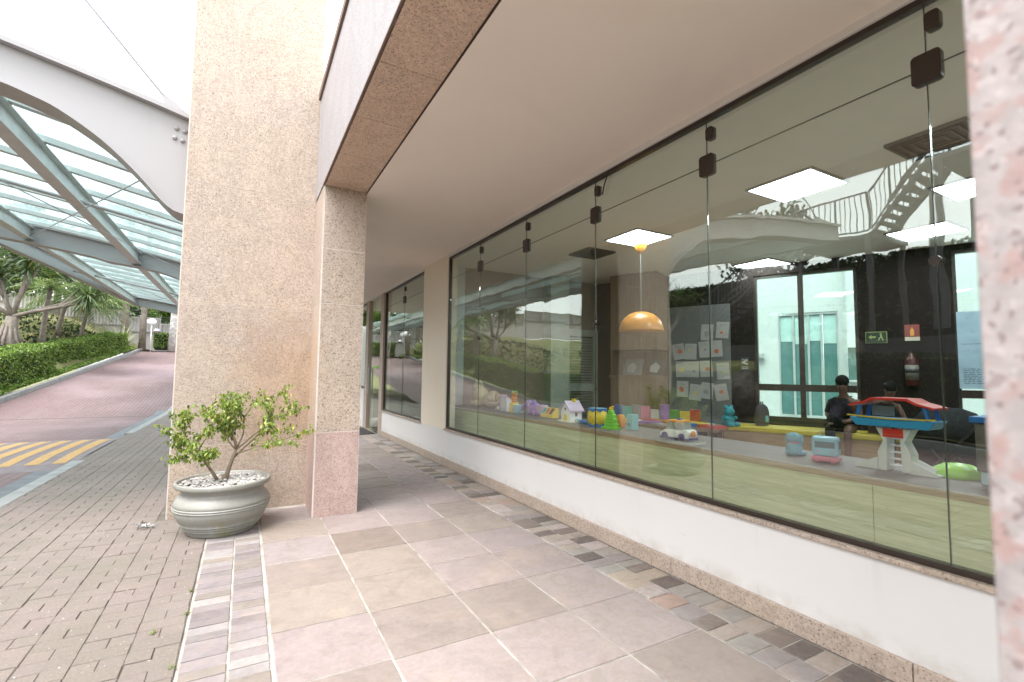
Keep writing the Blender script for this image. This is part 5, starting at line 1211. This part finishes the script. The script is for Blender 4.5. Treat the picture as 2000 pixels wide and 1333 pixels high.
DB = pl('deck_blue', (.03, .30, .62)); bev(MB().prism([(-.20, .35), (-.17, .295), (.17, .295), (.20, .35)], lambda a, b: (-.08, a, b), lambda a, b: (.08, a, b)).build('deck', DB, t), .006)
MB().tube([(-.085, -.205, .362), (-.09, 0, .352), (-.085, .205, .362)], .005, 6).build('rail', TY, t)
for s in (-1, 1):
    for x in (-.06, .06): MB().tube([(x, .165*s, .35), (x, .15*s, .435)], .011, 6).build('roof_post', TB, t)
MB().prism([(-.20, .425), (-.12, .448), (-.08, .475), (.08, .475), (.12, .448), (.20, .425), (.20, .437), (.125, .462), (.085, .490), (-.085, .490), (-.125, .462), (-.20, .437)], lambda a, b: (-.085, a, b), lambda a, b: (.085, a, b)).build('roof', TR, t)
Box('screen', pl('screen_grey', (.22, .25, .28), .2), t, .03, .034, .02, .13, .36, .43)
# grey toy chest and lime lid
t = thing('toy_chest', 'grey plastic drawer chest with blue lid beside the near pillar', 'toy box', (3.17, .84, ZT)); CG = pl('charcoal', (.14, .125, .12))
Box('foot_tray', pl('ice_blue', (.45, .58, .66)), t, -.10, .10, -.13, .09, 0, .06, bevel=.006); Box('lower_drawer', CG, t, -.11, .11, -.15, .10, .061, .17, bevel=.006); Box('upper_drawer', CG, t, -.11, .11, -.15, .10, .172, .29, bevel=.006); Box('lid', TB, t, -.125, .125, -.17, .115, .291, .32, bevel=.005)
for z in (.115, .24):
    for y_ in (-.02, .04): Box('slot', BLACKP, t, -.113, -.1105, y_-.012, y_+.012, z, z+.012)
MB().lathe([(.05, .3205), (.045, .335), (.0001, .337)], n=16).build('red_disc', TR, t, True)
tag(MB().lathe([(.11, 0), (.10, .035), (.06, .06), (.0001, .07)], (3.22, 1.06, ZT), 24).build('green_dome', pl('leaf_green', (.30, .62, .06)), None, True), 'lime green domed plastic lid between tower and chest', 'toy')
# ------------------------------------------------------------------ lobby behind the narrow window and door
LB = plain('lobby_wall', (.16, .125, .10), .7)
struct('lobby_floor', MB().box(2.661, 8, 7.16, 14, -.02, .006), plain('lobby_stone', (.30, .27, .24), .25)); struct('lobby_ceiling', MB().box(2.661, 8, 7.16, 14, 3.0, 3.1), ROOMCEIL); struct('lobby_wall', MB().box(8, 8.1, 7.16, 14, 0, 3.6), LB); struct('lobby_end_wall', MB().box(2.661, 8, 14, 14.1, 0, 3.6), LB)
tag(Box('dark_curtain', BLACKP, None, 3.6, 4.0, 8.9, 9.05, .02, 2.6), 'black vertical panel standing inside the narrow window', 'panel')
t = thing('orchid', 'white orchid in a pot inside the narrow window', 'plant', (3.15, 8.05, .0)); MB().lathe([(.13, 0), (.13, .7), (.16, .72), (.16, .75), (.0001, .75)], n=20).build('stand', LB, t, True); MB().lathe([(.06, .75), (.09, .80), (.09, .90), (.0001, .90)], n=16).build('pot', CREAM, t, True); random.seed(2); m = MB(); m2 = MB()
for k in range(5):
    a = k*1.25; e = Vector((.10*math.cos(a), .10*math.sin(a), 1.42+.03*k)); m.tube([(0, 0, .9), (.02*math.cos(a), .02*math.sin(a), 1.25), e], .005, 5)
    for j in range(6): m2.blob(e+Vector((random.gauss(0, .05), random.gauss(0, .05), random.gauss(0, .04))), (.035, .035, .015), 7, 4)
m.build('stems', pl('stem_green', (.10, .20, .05)), t, True); m2.build('blossoms', TW, t, True)
